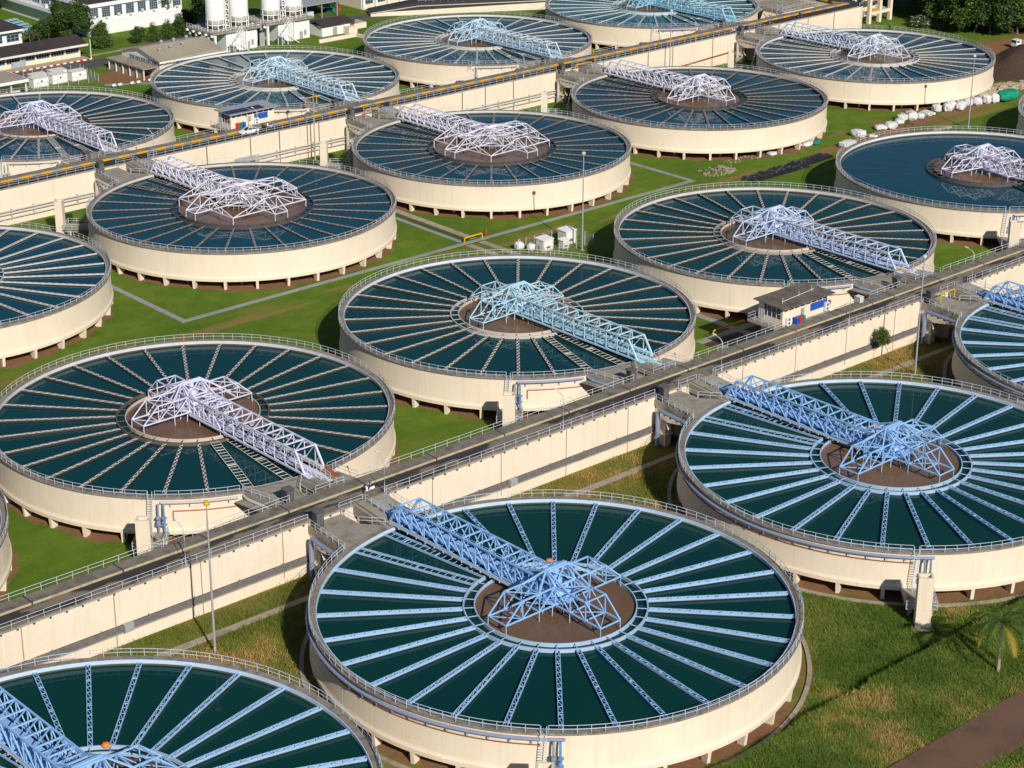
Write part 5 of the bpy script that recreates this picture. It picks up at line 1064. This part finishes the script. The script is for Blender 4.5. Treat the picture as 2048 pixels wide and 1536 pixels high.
# silo houses and silos
def silo_house(x0, x1, y0, y1, label, stair_x):
    t = thing('silo_house', label, 'building', ((x0+x1)/2, y0, 0)); L = local(t); z = 5.4
    obj('wall', L(house_walls(MB(), x0+4.6, x1-1, y0+.8, y1-4, z)), M['buildwhite'], t); obj('slab', L(MB().span(x0, x1, y0-.2, y1, z, z+.4)), M['concrete'], t)
    m = MB()
    for i in range(5): y = y0+.4+i*(y1-y0-1)/4; m.span(x0+.5, x0+1.1, y-.3, y+.3, 0, z); m.span(x0-.5, x0+.9, y-.25, y+.25, z-.55, z-.01)
    obj('pillars', L(m), M['buildwhite'], t); obj('door', L(MB().span(x1-4.5, x1-3.4, y0+.7, y0+.79, 0, 2.1)), M['steel'], t); obj('switch_box', L(MB().span(x1-2.9, x1-2.2, y0+.6, y0+.79, 1.0, 2.4)), M['steel'], t)
    r_ = straight_rail((x0+.1, y0-.1), (x1-.1, y0-.1), z+.4, 1.0, 1.4); q = straight_rail((x0+.1, y0-.1), (x0+.1, y1-.1), z+.4, 1.0, 1.4); obj('railing', L(r_), M['white'], t); obj('railing', L(q), M['white'], t)
    m = MB()
    for dy in (-1.5, -.5):
        m.beam((stair_x, y0+dy, 2.4), (stair_x+3.4, y0+dy, z+.4), .18); m.beam((stair_x+1.4, y0+dy-1.2, 2.4), (stair_x+5.0, y0+dy-1.2, 0), .18)
        for f in (0, .33, .66, 1): m.tube((stair_x+3.4*f, y0+dy, 2.4+3.4*f), (stair_x+3.4*f, y0+dy, 3.4+3.4*f), .05, 5)
        m.tube((stair_x, y0+dy, 3.4), (stair_x+3.4, y0+dy, z+1.4), .05, 5)
    for i in range(12): f = i/12; m.box((stair_x+3.4*f, y0-1.0, 2.5+3.3*f), (.3, 1.0, .06)); m.box((stair_x+1.4+3.6*f, y0-2.2, 2.4-2.4*f), (.3, 1.0, .06))
    m.span(stair_x-.8, stair_x+1.6, y0-2.8, y0-.5, 2.3, 2.42)
    for x in (stair_x-.6, stair_x+1.3): m.tube((x, y0-2.6, 0), (x, y0-2.6, 3.4), .09, 6); m.tube((x, y0-.7, 0), (x, y0-.7, 2.3), .09, 6)
    obj('stair', L(m), M['white'], t); m = MB()
    for x in (stair_x+4.2, stair_x+4.9, stair_x+5.7): m.tube((x, y0+.35, 0), (x, y0+.35, z), .26, 8)
    obj('downpipe', L(m), M['white'], t)
silo_house(301.0, 316.6, 454.2, 467, 'white silo house carrying the two left silos', 306.2); silo_house(318.4, 334.6, 454.6, 467, 'white silo house carrying the two right silos', 322.4)
def silo(x, y, label):
    t = thing('silo', label, 'silo', (x, y, 5.8), 0, 'white silos'); r_ = 2.6
    obj('shell', MB().lathe([(r_, 3.0), (r_, 17), (r_*.6, 18.2), (.05, 18.6)], 40), M['white'], t, smooth=True); obj('cone', MB().lathe([(r_-.02, 3.0), (r_*.86, 1.9), (.6, .7), (.5, .25)], 32), M['offwhite'], t, smooth=True)
    for i in range(10): a = 2*PI*i/10; o = obj('leg', MB().tube((r_*math.cos(a), r_*math.sin(a), 0), (r_*math.cos(a), r_*math.sin(a), 3.1), .12, 6), M['white'], t)
    m = MB(); m.lathe([(r_+.06, 1.5), (r_+.06, 1.72), (r_-.1, 1.72), (r_-.1, 1.5)], 32, 0, 2*PI, True); m.lathe([(r_+.03, 2.95), (r_+.08, 2.95), (r_+.08, 3.15), (r_+.03, 3.15)], 32, 0, 2*PI, True); obj('ring_beam', m, M['white'], t)
for x, y, l in ((304.8, 458.4, 'white silo, leftmost of four'), (312.3, 458.4, 'white silo, second from the left of four'), (323.4, 459.2, 'white silo, third from the left of four'), (331.1, 459.5, 'white silo, rightmost of four')): silo(x, y, l)
for x, l in ((308.6, 'white ladder tower between the two left silos'), (327.3, 'white ladder tower between the two right silos')):
    t = thing('ladder_tower', l, 'ladder tower', (x, 459, 5.8), 0, 'ladder towers'); m = MB()
    for sx in (-.55, .55):
        for sy in (-.55, .55): m.beam((sx, sy, 0), (sx, sy, 19), .14)
    for i in range(13):
        z = .5+1.45*i
        for a, b in (((-.55, -.55), (.55, -.55)), ((.55, -.55), (.55, .55)), ((.55, .55), (-.55, .55)), ((-.55, .55), (-.55, -.55))): m.beam((*a, z), (*b, z), .09)
        m.beam((-.55, -.55, z), (.55, -.55, min(19, z+1.45)), .08); m.box((0, 0, z), (1.0, 1.0, .08))
    obj('frame', m, M['white'], t)
obj_w = tag(obj('site_wall', MB().span(316.7, 318.3, 455.2, 455.5, 0, 3.6), M['steel']), 'grey panel wall between the two silo houses', 'wall')
# small gabled store with dark roof, and a pit wall
t = thing('store_house', 'small white store with dark gabled roof right of the silos', 'building', (341, 456, 0)); L = local(t)
obj('wall', L(house_walls(MB(), 336.2, 346.0, 453.2, 459.4, 2.9)), M['buildwhite'], t); obj('roof', L(MB().prism([(335.6, 452.4), (346.6, 452.4), (346.6, 456.3), (335.6, 456.3)], [2.9, 2.9, 4.1, 4.1], [3.08, 3.08, 4.28, 4.28]).prism([(335.6, 456.3), (346.6, 456.3), (346.6, 460.2), (335.6, 460.2)], [4.1, 4.1, 2.9, 2.9], [4.28, 4.28, 3.08, 3.08])), M['darkroof'], t); obj('door', L(MB().span(340, 341.4, 453.1, 453.19, 0, 2.2)), M['drain'], t); obj('lean_to', L(MB().span(343.6, 346.6, 450.6, 453.1, 0, 2.0)), M['wall2'], t)
tag(obj('low_wall', MB().span(331, 344, 447.4, 447.9, -.1, 1.0).span(343.6, 344, 442.5, 447.4, -.1, 1.0), M['wall2']), 'low cream pit wall in front of the silo houses', 'wall')
tag(obj('low_wall', MB().span(349, 353.4, 455.2, 455.6, -.1, 1.5).span(353, 353.4, 455.6, 460, -.1, 1.5), M['wall2']), 'short cream corner wall on the lawn by the store', 'wall')
t = thing('open_shed', 'open fronted grey shed behind the right silos', 'shed', (350, 478, 0)); L = local(t); obj('roof', L(MB().prism([(339, 472.5), (357, 472.5), (357, 484), (339, 484)], [4.2, 4.2, 5, 5], [4.4, 4.4, 5.2, 5.2])), M['steel'], t); obj('wall', L(MB().span(339.4, 356.6, 483, 483.3, 0, 4.6).span(339.4, 339.7, 474, 483, 0, 4.4)), M['louvre'], t)
for x in (340, 345.5, 351, 356.5): obj('post', L(MB().span(x-.12, x+.12, 472.8, 473.04, 0, 4.2)), M['steel'], t)
obj('machine', L(MB().span(342, 345, 475, 479, 0, 2.2).span(347.5, 350, 475.5, 478, 0, 1.7)), M['rail'], t)
# low channel wall with a road behind the far tanks
t = thing('low_channel', 'low cream channel wall with a dark road on top behind the far tanks', 'channel wall', (390, 458, 0)); 
d = Vector((409.3-362.8, 439.0-465.2)); d.normalize(); nrm = Vector((-d.y, d.x)); A0 = Vector((362.8, 465.2)); A1 = A0+d*120
for nm, w0, w1, za, zb, z1a, z1b, mt in (('wall', 0, 5.5, -.2, -.2, 1.2, 3.4, 'wall2'), ('deck_slab', -.15, 5.6, 1.21, 3.41, 1.45, 3.65, 'road2')):
    m = MB(); q = [A0+nrm*w0, A0+d*14+nrm*w0, A1+nrm*w0, A1+nrm*w1, A0+d*14+nrm*w1, A0+nrm*w1]; zz = [za, zb, zb, zb, zb, za]; z2 = [z1a, z1b, z1b, z1b, z1b, z1a]; m.prism(q, zz, z2); obj(nm, local(t)(m), M[mt], t)
p = A0+d*14; r_ = straight_rail((p.x, p.y), (A1.x, A1.y), 3.65, 1.0, 2.2); obj('railing', local(t)(r_), M['rail'], t)
m = MB(); q0 = A0+nrm*-.2; q1 = A1+nrm*-.2; m.tube((q0.x, q0.y, 1.0), (p.x, p.y-.3, 2.6), .14, 6); m.tube((p.x, p.y-.3, 2.6), (q1.x, q1.y, 2.6), .14, 6); obj('pipe', local(t)(m), M['greypipe'], t)
t = thing('cream_block', 'cream block with white columns above the low channel wall', 'building', (378, 478, 0)); L = local(t)
obj('wall', L(house_walls(MB(), 367, 392, 475, 486, 6)), M['wall2'], t); obj('roof', L(MB().span(366.2, 392.8, 474, 487, 6, 6.4)), M['concrete'], t); m = MB()
for i in range(5): m.span(367.2+4.6*i, 367.9+4.6*i, 474.2, 474.9, 0, 6)
obj('column', L(m).__class__.add(MB(), L(m).v, L(m).f), M['white'], t)
for i in range(4): window(t, L, 368.5+4.6*i, 371.3+4.6*i, 475, 1.4, 4.4, 3, 3)
t = thing('cream_hall', 'plain cream hall above the low channel wall at the top edge', 'building', (410, 468, 0)); L = local(t); obj('wall', L(house_walls(MB(), 394, 440, 464, 480, 7)), M['wall2'], t); obj('roof', L(MB().span(393.4, 440.6, 463.4, 480.6, 7, 7.4)), M['concrete'], t); obj('door', L(MB().span(400, 402, 463.85, 463.99, 0, 2.4)), M['steel'], t)
for x, y, m_, l in ((357.5, 479.0, 'binblue', 'blue bin by the green bushes behind the far road'), (359.2, 478.8, 'bingreen', 'teal bin by the green bushes behind the far road'), (361.0, 478.4, 'binred', 'red bin by the green bushes behind the far road')): bin_(x, y, 0, M[m_], l, 2.2)
# cream concrete frame tower
t = thing('frame_tower', 'cream concrete frame tower with orange beams above the far right tank', 'tower', (468.6, 366.4, 0)); L = local(t)
for x, y in ((464, 364), (473.4, 364), (464, 369.5), (473.4, 369.5), (468.6, 364.0), (468.6, 369.5)): obj('leg', L(MB().span(x-.5, x+.5, y-.5, y+.5, 0, 22)), M['wall2'], t)
m = MB()
for z in (2.9, 7.4, 12, 16.5):
    for y in (364, 369.5): m.span(464.5, 472.9, y-.3, y+.3, z-.45, z+.45)
    for x in (464, 473.4): m.span(x-.3, x+.3, 364.5, 369, z-.45, z+.45)
obj('beam', L(m), M['wall2'], t); obj('tank_bowl', L(MB().span(462.5, 475, 362.5, 371, 22, 27)), M['wall2'], t)
for z in (3.4, 7.9): obj('orange_beam', L(MB().span(464.6, 468, 363.6, 364.4, z, z+.35)), M['yellow'], t)
# structures on the bend of the far road
t = thing('chlorine_shed', 'cream buttressed wall beyond the cyan bridge tank', 'building', (437, 377, 0)); L = local(t)
obj('wall', L(MB().span(436, 449, 372, 379, 0, 6.2)), M['wall2'], t); obj('buttress', L(MB().prism([(434.0, 371), (436, 371), (436, 379), (434.0, 379)], 0, [2.5, 6.2, 6.2, 2.5])), M['wall2'], t); obj('slab', L(MB().span(435, 449.2, 371.4, 384, 6.2, 6.6)), M['concrete'], t); obj('railing', L(straight_rail((435.2, 371.5), (449, 371.5), 6.6, 1.0, 1.6)), M['rail'], t)
m = MB()
for x in (431, 433): m.beam((x, 370, 0), (x, 370, 9), .14); m.beam((x, 372, 0), (x, 372, 9), .14)
for i in range(6): m.beam((431, 370, 1.5*i), (433, 370, 1.5*i+1.5), .1); m.beam((431, 370, 1.5*i), (433, 370, 1.5*i), .1)
obj('stair_frame', L(m), M['steel'], t)

# ================================================================== vegetation
def leaf_cloud(name, centres, radii, n, size, mat, seed, squash=1., droop=0.):
    """crown of many small leaf quads gathered in clumps on the given lobes"""
    rg = np.random.default_rng(seed); C_ = np.array(centres, float); R_ = np.array(radii, float)
    w = R_**2; pick = rg.choice(len(C_), n//9, p=w/w.sum()); d = rg.normal(size=(len(pick), 3)); d /= np.linalg.norm(d, axis=1)[:, None]
    rr = R_[pick]*(rg.random(len(pick))**.38); cl = C_[pick]+d*rr[:, None]*np.array([1, 1, squash]); tone = rg.random(len(pick))
    P_ = np.repeat(cl, 9, 0)+rg.normal(size=(len(pick)*9, 3))*size*.95; T_ = np.repeat(tone, 9)*.72+rg.random(len(P_))*.28; N_ = len(P_)
    a = rg.normal(size=(N_, 3)); a[:, 2] *= .55; a[:, 2] -= droop; a /= np.linalg.norm(a, axis=1)[:, None]; b = np.cross(a, rg.normal(size=(N_, 3))); b /= np.linalg.norm(b, axis=1)[:, None]
    s_ = size*(.6+.8*rg.random(N_))[:, None]; V = np.stack([P_-a*s_*.75, P_+b*s_*.42, P_+a*s_*.75, P_-b*s_*.42], 1).reshape(-1, 3)
    me = bpy.data.meshes.new(name); me.vertices.add(len(V)); me.vertices.foreach_set('co', V.ravel().astype(np.float32)); me.loops.add(4*N_); me.loops.foreach_set('vertex_index', np.arange(4*N_, dtype=np.int32)); me.polygons.add(N_); me.polygons.foreach_set('loop_start', np.arange(0, 4*N_, 4, dtype=np.int32)); me.polygons.foreach_set('loop_total', np.full(N_, 4, np.int32)); me.update()
    at = me.attributes.new('rnd', 'FLOAT', 'FACE'); at.data.foreach_set('value', T_.astype(np.float32)); return me
def trunk_mesh(h, r_, seed, limbs=6, lean=(0, 0), top=.75):
    rg = np.random.default_rng(seed); m = MB(); n = 6; pts = [Vector((lean[0]*i/n+.12*rg.normal()*(i > 0)*h/8, lean[1]*i/n+.12*rg.normal()*(i > 0)*h/8, h*top*i/n)) for i in range(n+1)]
    m.path(pts, [r_*(1-.75*i/n) for i in range(n+1)], 8)
    for k in range(limbs):
        i = 2+k % (n-2); p = pts[i]; a = rg.random()*6.28; l = h*(.2+.2*rg.random()); q = p+Vector((math.cos(a)*l, math.sin(a)*l, l*.8)); mid = p.lerp(q, .5)+Vector((0, 0, -.08*l)); m.path([p, mid, q], [r_*.42, r_*.28, r_*.1], 6)
    return m.mesh('trunk')
TV = {}
def tree_variant(key, h, cr, n, size, kind, seed, lo_=.36):
    rg = np.random.default_rng(seed)
    if kind == 'cone':
        lay = [(z, cr*(1.05-.85*(z-.18)/.82)) for z in np.linspace(.2, .98, 9)]; C_ = []; R_ = []
        for z, r_ in lay:
            for a in np.arange(0, 6.28, 1.05)+rg.random()*2: C_.append((r_*.62*math.cos(a), r_*.62*math.sin(a), h*z-.04*h*rg.random())); R_.append(max(.25, r_*.42))
        TV[key] = (leaf_cloud('crown', C_, R_, n, size, None, seed, .5, .15), trunk_mesh(h, h*.022, seed, 4, top=.95))
    else:
        k = 13; C_ = [(0, 0, h*.6)]; R_ = [cr*.55]
        for i in range(k): a = 2.4*i+rg.random(); q = cr*(.45+.3*rg.random()); C_.append((q*math.cos(a), q*math.sin(a), h*(lo_+(.86-lo_)*rg.random()))); R_.append(cr*(.26+.18*rg.random()))
        TV[key] = (leaf_cloud('crown', C_, R_, n, size, None, seed, .82), trunk_mesh(h, h*.028, seed, 8))
tree_variant('big', 12, 6.0, 17000, .34, 'round', 3, .2); tree_variant('forest1', 13.5, 6.4, 11000, .45, 'round', 5, .24); tree_variant('forest2', 12, 5.8, 10000, .43, 'round', 8, .22); tree_variant('cone', 7.4, 3.2, 6500, .24, 'cone', 12); tree_variant('small', 5.0, 2.0, 3000, .22, 'round', 15); tree_variant('row', 5.4, 2.5, 4200, .22, 'cone', 17); tree_variant('slim', 8.0, 2.2, 4000, .26, 'round', 19)
def tree(key, x, y, label, leaf='leaf', sc=1., rz=None, group=None, name='tree', zs=1.):
    t = thing(name, label, 'tree', (x, y, float(ground_z(x, y))), random.random()*6 if rz is None else rz, group); c, tr = TV[key]
    link('crown', c, M[leaf], t); link('trunk', tr, M['bark'], t); t.scale = (sc, sc, sc*zs); return t
tree('big', 281.0, 493.2, 'large dark green tree standing before the corner of the white hall', 'leafdark', 1.0, .5)
tree('slim', 276.2, 497.5, 'slender pale tree left of the large dark tree', 'leaf', .95); tree('small', 272.6, 496.5, 'dense dark green tree behind the dark office roof', 'leafdark', 1.5); tree('small', 279.4, 493.0, 'low green tree under the large dark tree', 'leaf', 1.0); tree('small', 289.0, 492.5, 'bright green low tree right under the large dark tree', 'leaf', .95)
tree('cone', 283.6, 482.0, 'pine like tree alone on the lawn before the white hall', 'leaf', 1.0)
for i, x in enumerate((293.6, 298.6, 303.2, 307.4)): tree('row' if i else 'small', x, 479.6+.3*i, ['round topped tree at the left end of the row on the hall lawn', 'second tree of the row on the hall lawn', 'third tree of the row on the hall lawn', 'last tree of the row on the hall lawn, nearest the silos'][i], 'leaf' if i in (1, 2) else 'leafdark', (1.0, .95, .98, 1.15)[i], group='row of trees on the hall lawn')
tree('small', 313, 484, 'dark bushy tree behind the leftmost silo', 'leafdark', 1.3); tree('forest2', 322, 488, 'dark tall tree showing between the silo pairs', 'leafdark', .95); tree('forest2', 314, 500, 'dark tall tree behind the left silos', 'leafdark', .9); tree('small', 337, 474, 'bright green bush right of the silos', 'leaf', 1.2); tree('forest2', 332, 497, 'dark tree behind the right silos', 'leafdark', .9)
for i, (x, y, s_) in enumerate(((352.8, 484.5, 1.05), (356.5, 484, 1.1), (361.5, 482.5, 1.0), (366, 490, 1.2), (358, 491, 1.5))): tree('small', x, y, ['green bush left of the coloured bins', 'green bush behind the blue bin', 'green bush behind the red bin', 'tall green bush right of the coloured bins', 'tall green tree behind the coloured bins'][i], 'leaf' if i < 3 else 'leafdark', s_, group='bushes by the bins')
t = thing('bare_tree', 'leafless brown tree before the white building at upper left', 'tree', (268.5, 493.0, 0)); m = MB(); rg = np.random.default_rng(4)
def twig(p, d, l, r_, dep):
    q = p+d*l; m.path([p, p.lerp(q, .5)+Vector(rg.normal(size=3)*.05*l), q], [r_, r_*.8, r_*.55], 5)
    if dep:
        for i in range(3): e = (d+Vector(rg.normal(size=3)*.55)+Vector((0, 0, .15))).normalized(); twig(p.lerp(q, .55+.45*(i+1)/3), e, l*.68, r_*.55, dep-1)
twig(Vector((0, 0, 0)), Vector((-.2, 0, 1)).normalized(), 2.6, .16, 5); obj('trunk', m, M['bark'], t)
tree('forest2', 268, 540, 'dark tree at the upper left corner', 'leafdark', 1.1); tree('forest1', 276, 552, 'dark tree at the upper left corner behind another', 'leafdark', 1.1); tree('forest2', 281, 541, 'dark tree beside the blue vans at the upper left', 'leafdark', .9)
for i in range(5):
    x, y = 277.5+.4*i, 508.0+3.6*i; 
    t = thing('parked_van', ['blue pick-up nearest the trees', 'pale blue van, second in the line by the white hall', 'pale blue van, third in the line by the white hall', 'pale blue van, fourth in the line by the white hall', 'pale blue van, farthest in the line by the white hall'][i], 'van', (x, y, 0), R(8), 'vans parked by the white hall'); c_ = M['cloth_b'] if False else plain('blue_van_paint', (.03, .42, .72), .3, .05) if i == 0 else plain('pale_van_paint', (.30, .55, .66), .3, .08)
    obj('body', MB().prism([(-2.4, -.9), (2.4, -.9), (2.4, .9), (-2.4, .9)], .45, [1.1, 1.1, 1.1, 1.1]).prism([(-2.2, -.85), (1.3, -.85), (1.3, .85), (-2.2, .85)], 1.1, [1.95, 1.95, 1.95, 1.95]), c_, t); obj('window', MB().box((-.4, -.87, 1.5), (3, .03, .5)).box((-.4, .87, 1.5), (3, .03, .5)).box((1.32, 0, 1.5), (.03, 1.5, .55)), M['glassdark'], t)
    for X in (-1.5, 1.5):
        for Y in (-.85, .85): wheel(t, X, Y, .36, .2)
FT = [(477.5, 337.0), (482, 333.5), (487, 331), (477, 347), (484, 340), (491, 327), (497, 322), (503, 325), (474.8, 340.5), (481, 344.5), (478.6, 332.6), (487.5, 338.5), (485, 328), (492, 333), (481, 352.5), (489, 347.5), (496, 341), (492, 323.5), (499, 329), (496, 354.5), (487, 360), (504, 347), (505, 337), (511, 330), (503, 361), (495, 366), (486, 371.5), (512, 353), (519, 343), (523, 333), (494, 378), (507, 371), (479.5, 378)]
ords = ['frontmost tree of the dark wood', 'tree of the dark wood behind the flowering bush', 'tree of the dark wood above the truck', 'tree deep in the dark wood above the truck', 'tree of the dark wood right above the truck cab', 'tree at the right edge of the dark wood']
for i, (x, y) in enumerate(FT): tree('forest1' if i % 2 else 'forest2', x, y, ords[i] if i < 6 else 'dark green tree inside the wood at the upper right', 'leafdark' if i % 4 in (1, 2) else 'leaf', .95+.35*random.random(), group='trees of the dark wood')
TV['flower'] = (leaf_cloud('crown', [(0, 0, 1.9), (1.4, .3, 1.7), (-1.4, -.2, 1.6), (.4, 1.3, 1.8), (-.5, -1.4, 1.7), (2.1, -.8, 1.3), (-2.1, .8, 1.3)], [1.6, 1.3, 1.3, 1.3, 1.2, 1.1, 1.1], 5200, .22, None, 33, .8), trunk_mesh(2.4, .12, 31, 8))
tree('flower', 470.8, 350.8, 'round bush with white flowers beyond the far right tank', 'leafwhite', 1.15, name='flowering_bush')
t = thing('sapling', 'leaning green sapling by the cream wall near the right mast', 'tree', (256.9, 191.4, 0)); link('trunk', trunk_mesh(4.6, .09, 41, 3, (1.3, 3.6), .95), M['bark'], t); link('crown', leaf_cloud('crown', [(1.2, 3.4, 4.2), (1.6, 3.7, 4.9), (.6, 3.3, 4.8), (1.3, 3.9, 5.4)], [1.1, .9, .8, .7], 2600, .2, None, 42), M['leaf'], t)
for i, (x, y) in enumerate(((196.0, 351.0), (261.5, 353.0), (262.6, 352.2))): tree('small', x, y, ['low bush at the foot of the far wall at the left', 'low dark bush at the foot of the far wall by the mast', 'low dark bush beside another at the foot of the far wall'][i], 'leafdark', .45, name='bush')
# coconut palm
def palm(x, y, label, h=6.0, seed=1):
    rg = np.random.default_rng(seed); t = thing('coconut_palm', label, 'palm tree', (x, y, float(ground_z(x, y)))); n = 9
    pts = [Vector((.5*(i/n)**2, .3*(i/n)**2, h*i/n)) for i in range(n+1)]; obj('trunk', MB().path(pts, [.24-.09*i/n for i in range(n+1)], 9), M['palmbark'], t)
    top = pts[-1]; V = []; F = []; T_ = []
    for k in range(22):
        az = 2.4*k+rg.random()*.4; el = 1.25-1.55*(k/21)+.15*rg.normal(); L_ = 5.3*(.85+.25*rg.random()); d = Vector((math.cos(az), math.sin(az), 0)); side = Vector((-d.y, d.x, 0)); p = top.copy(); ang = el; dead = k > 18; ns = 26
        for j in range(ns):
            dirv = d*math.cos(ang)+Vector((0, 0, math.sin(ang))); q = p+dirv*(L_/ns); ang -= (.055 if not dead else .035)*(1+.7*j/ns); w = .80*math.sin(PI*min(1, .10+.88*j/ns))**.7; 
            o = len(V); V += [p-side*.03, p+side*.03, q+side*.03, q-side*.03]; F.append((o, o+1, o+2, o+3)); T_.append(.2)
            for sg in (-1, 1):
                for hh in (0, .33, .66):
                    b0 = p.lerp(q, hh); tip = b0+side*sg*w*(.75+.35*rg.random())+dirv*.62*w+Vector((0, 0, -.22*w-.22*w*rg.random())); o = len(V); V += [b0, b0+dirv*.055, tip]; F.append((o, o+1, o+2)); T_.append(min(1, .95+.05*rg.random()) if dead or rg.random() < .02 else rg.random()*.82)
            p = q
    me = bpy.data.meshes.new('fronds'); me.from_pydata(V, [], F); at = me.attributes.new('rnd', 'FLOAT', 'FACE'); at.data.foreach_set('value', np.array(T_, np.float32)); link('fronds', me, M['leafpalm'], t); return t
palm(185.6, 119.6, 'coconut palm with yellowing lower leaves beside the dirt road', 6.2, 3); palm(207.5, 112.5, 'coconut palm at the lower right beyond the frame corner', 6.5, 9)
wire_fence([(165, 107.3), (190, 107.3)], 1.6, 'white fence at the lower right corner beside the dirt road', 2.6, False, M['white'])
# grass blades
def blades(name, mask, n, x0, x1, y0, y1, h0, h1, mat, seed, lean=.5):
    rg = np.random.default_rng(seed); x = x0+(x1-x0)*rg.random(n); y = y0+(y1-y0)*rg.random(n); keep = mask(x, y) > rg.random(n); x, y = x[keep], y[keep]; d = tank_dist(x, y); k2 = d > 31.6; x, y = x[k2], y[k2]; N_ = len(x); z = ground_z(x, y)-.02
    hn = fbm(x, y, 3.2, seed+3); hgt = (h0+(h1-h0)*rg.random(N_))*(.35+1.3*hn); a = rg.random(N_)*2*PI; w = .022+.032*rg.random(N_); lx = rg.normal(size=N_)*lean*hgt; ly = rg.normal(size=N_)*lean*hgt
    V = np.stack([np.stack([x-np.cos(a)*w, y-np.sin(a)*w, z], -1), np.stack([x+np.cos(a)*w, y+np.sin(a)*w, z], -1), np.stack([x+lx, y+ly, z+hgt], -1)], 1).reshape(-1, 3)
    me = bpy.data.meshes.new(name); me.vertices.add(3*N_); me.vertices.foreach_set('co', V.ravel().astype(np.float32)); me.loops.add(3*N_); me.loops.foreach_set('vertex_index', np.arange(3*N_, dtype=np.int32)); me.polygons.add(N_); me.polygons.foreach_set('loop_start', np.arange(0, 3*N_, 3, dtype=np.int32)); me.polygons.foreach_set('loop_total', np.full(N_, 3, np.int32)); me.update()
    tone = np.clip(.42+1.5*(fbm(x, y, 5, seed+9)-.5)+.3*(rg.random(N_)-.5)+1.1*(fbm(x, y, 15, seed+20)-.5), 0, 1); at = me.attributes.new('rnd', 'FLOAT', 'FACE'); at.data.foreach_set('value', tone.astype(np.float32)); return struct(link(name, me, mat), 'stuff')
road_ok = lambda x, y: np.where(np.abs(y-111.5) < 3.4+.8*(fbm(x, y, 3, 77)-.5), 0., 1.)
blades('tall_grass', lambda x, y: road_ok(x, y)*np.clip(1.5*fbm(x, y, 7, 60)-.1, .15, 1), 620000, 138, 232, 100, 152, .22, .62, M['grass'], 61)
blades('wall_grass', lambda x, y: np.clip(1.6*fbm(x, y, 6, 70)-.2, .1, 1)*np.where(np.abs(y-191.6) < .7, 0, 1), 260000, 96, 300, 176, 196.6, .2, .7, M['drygrass'], 71)
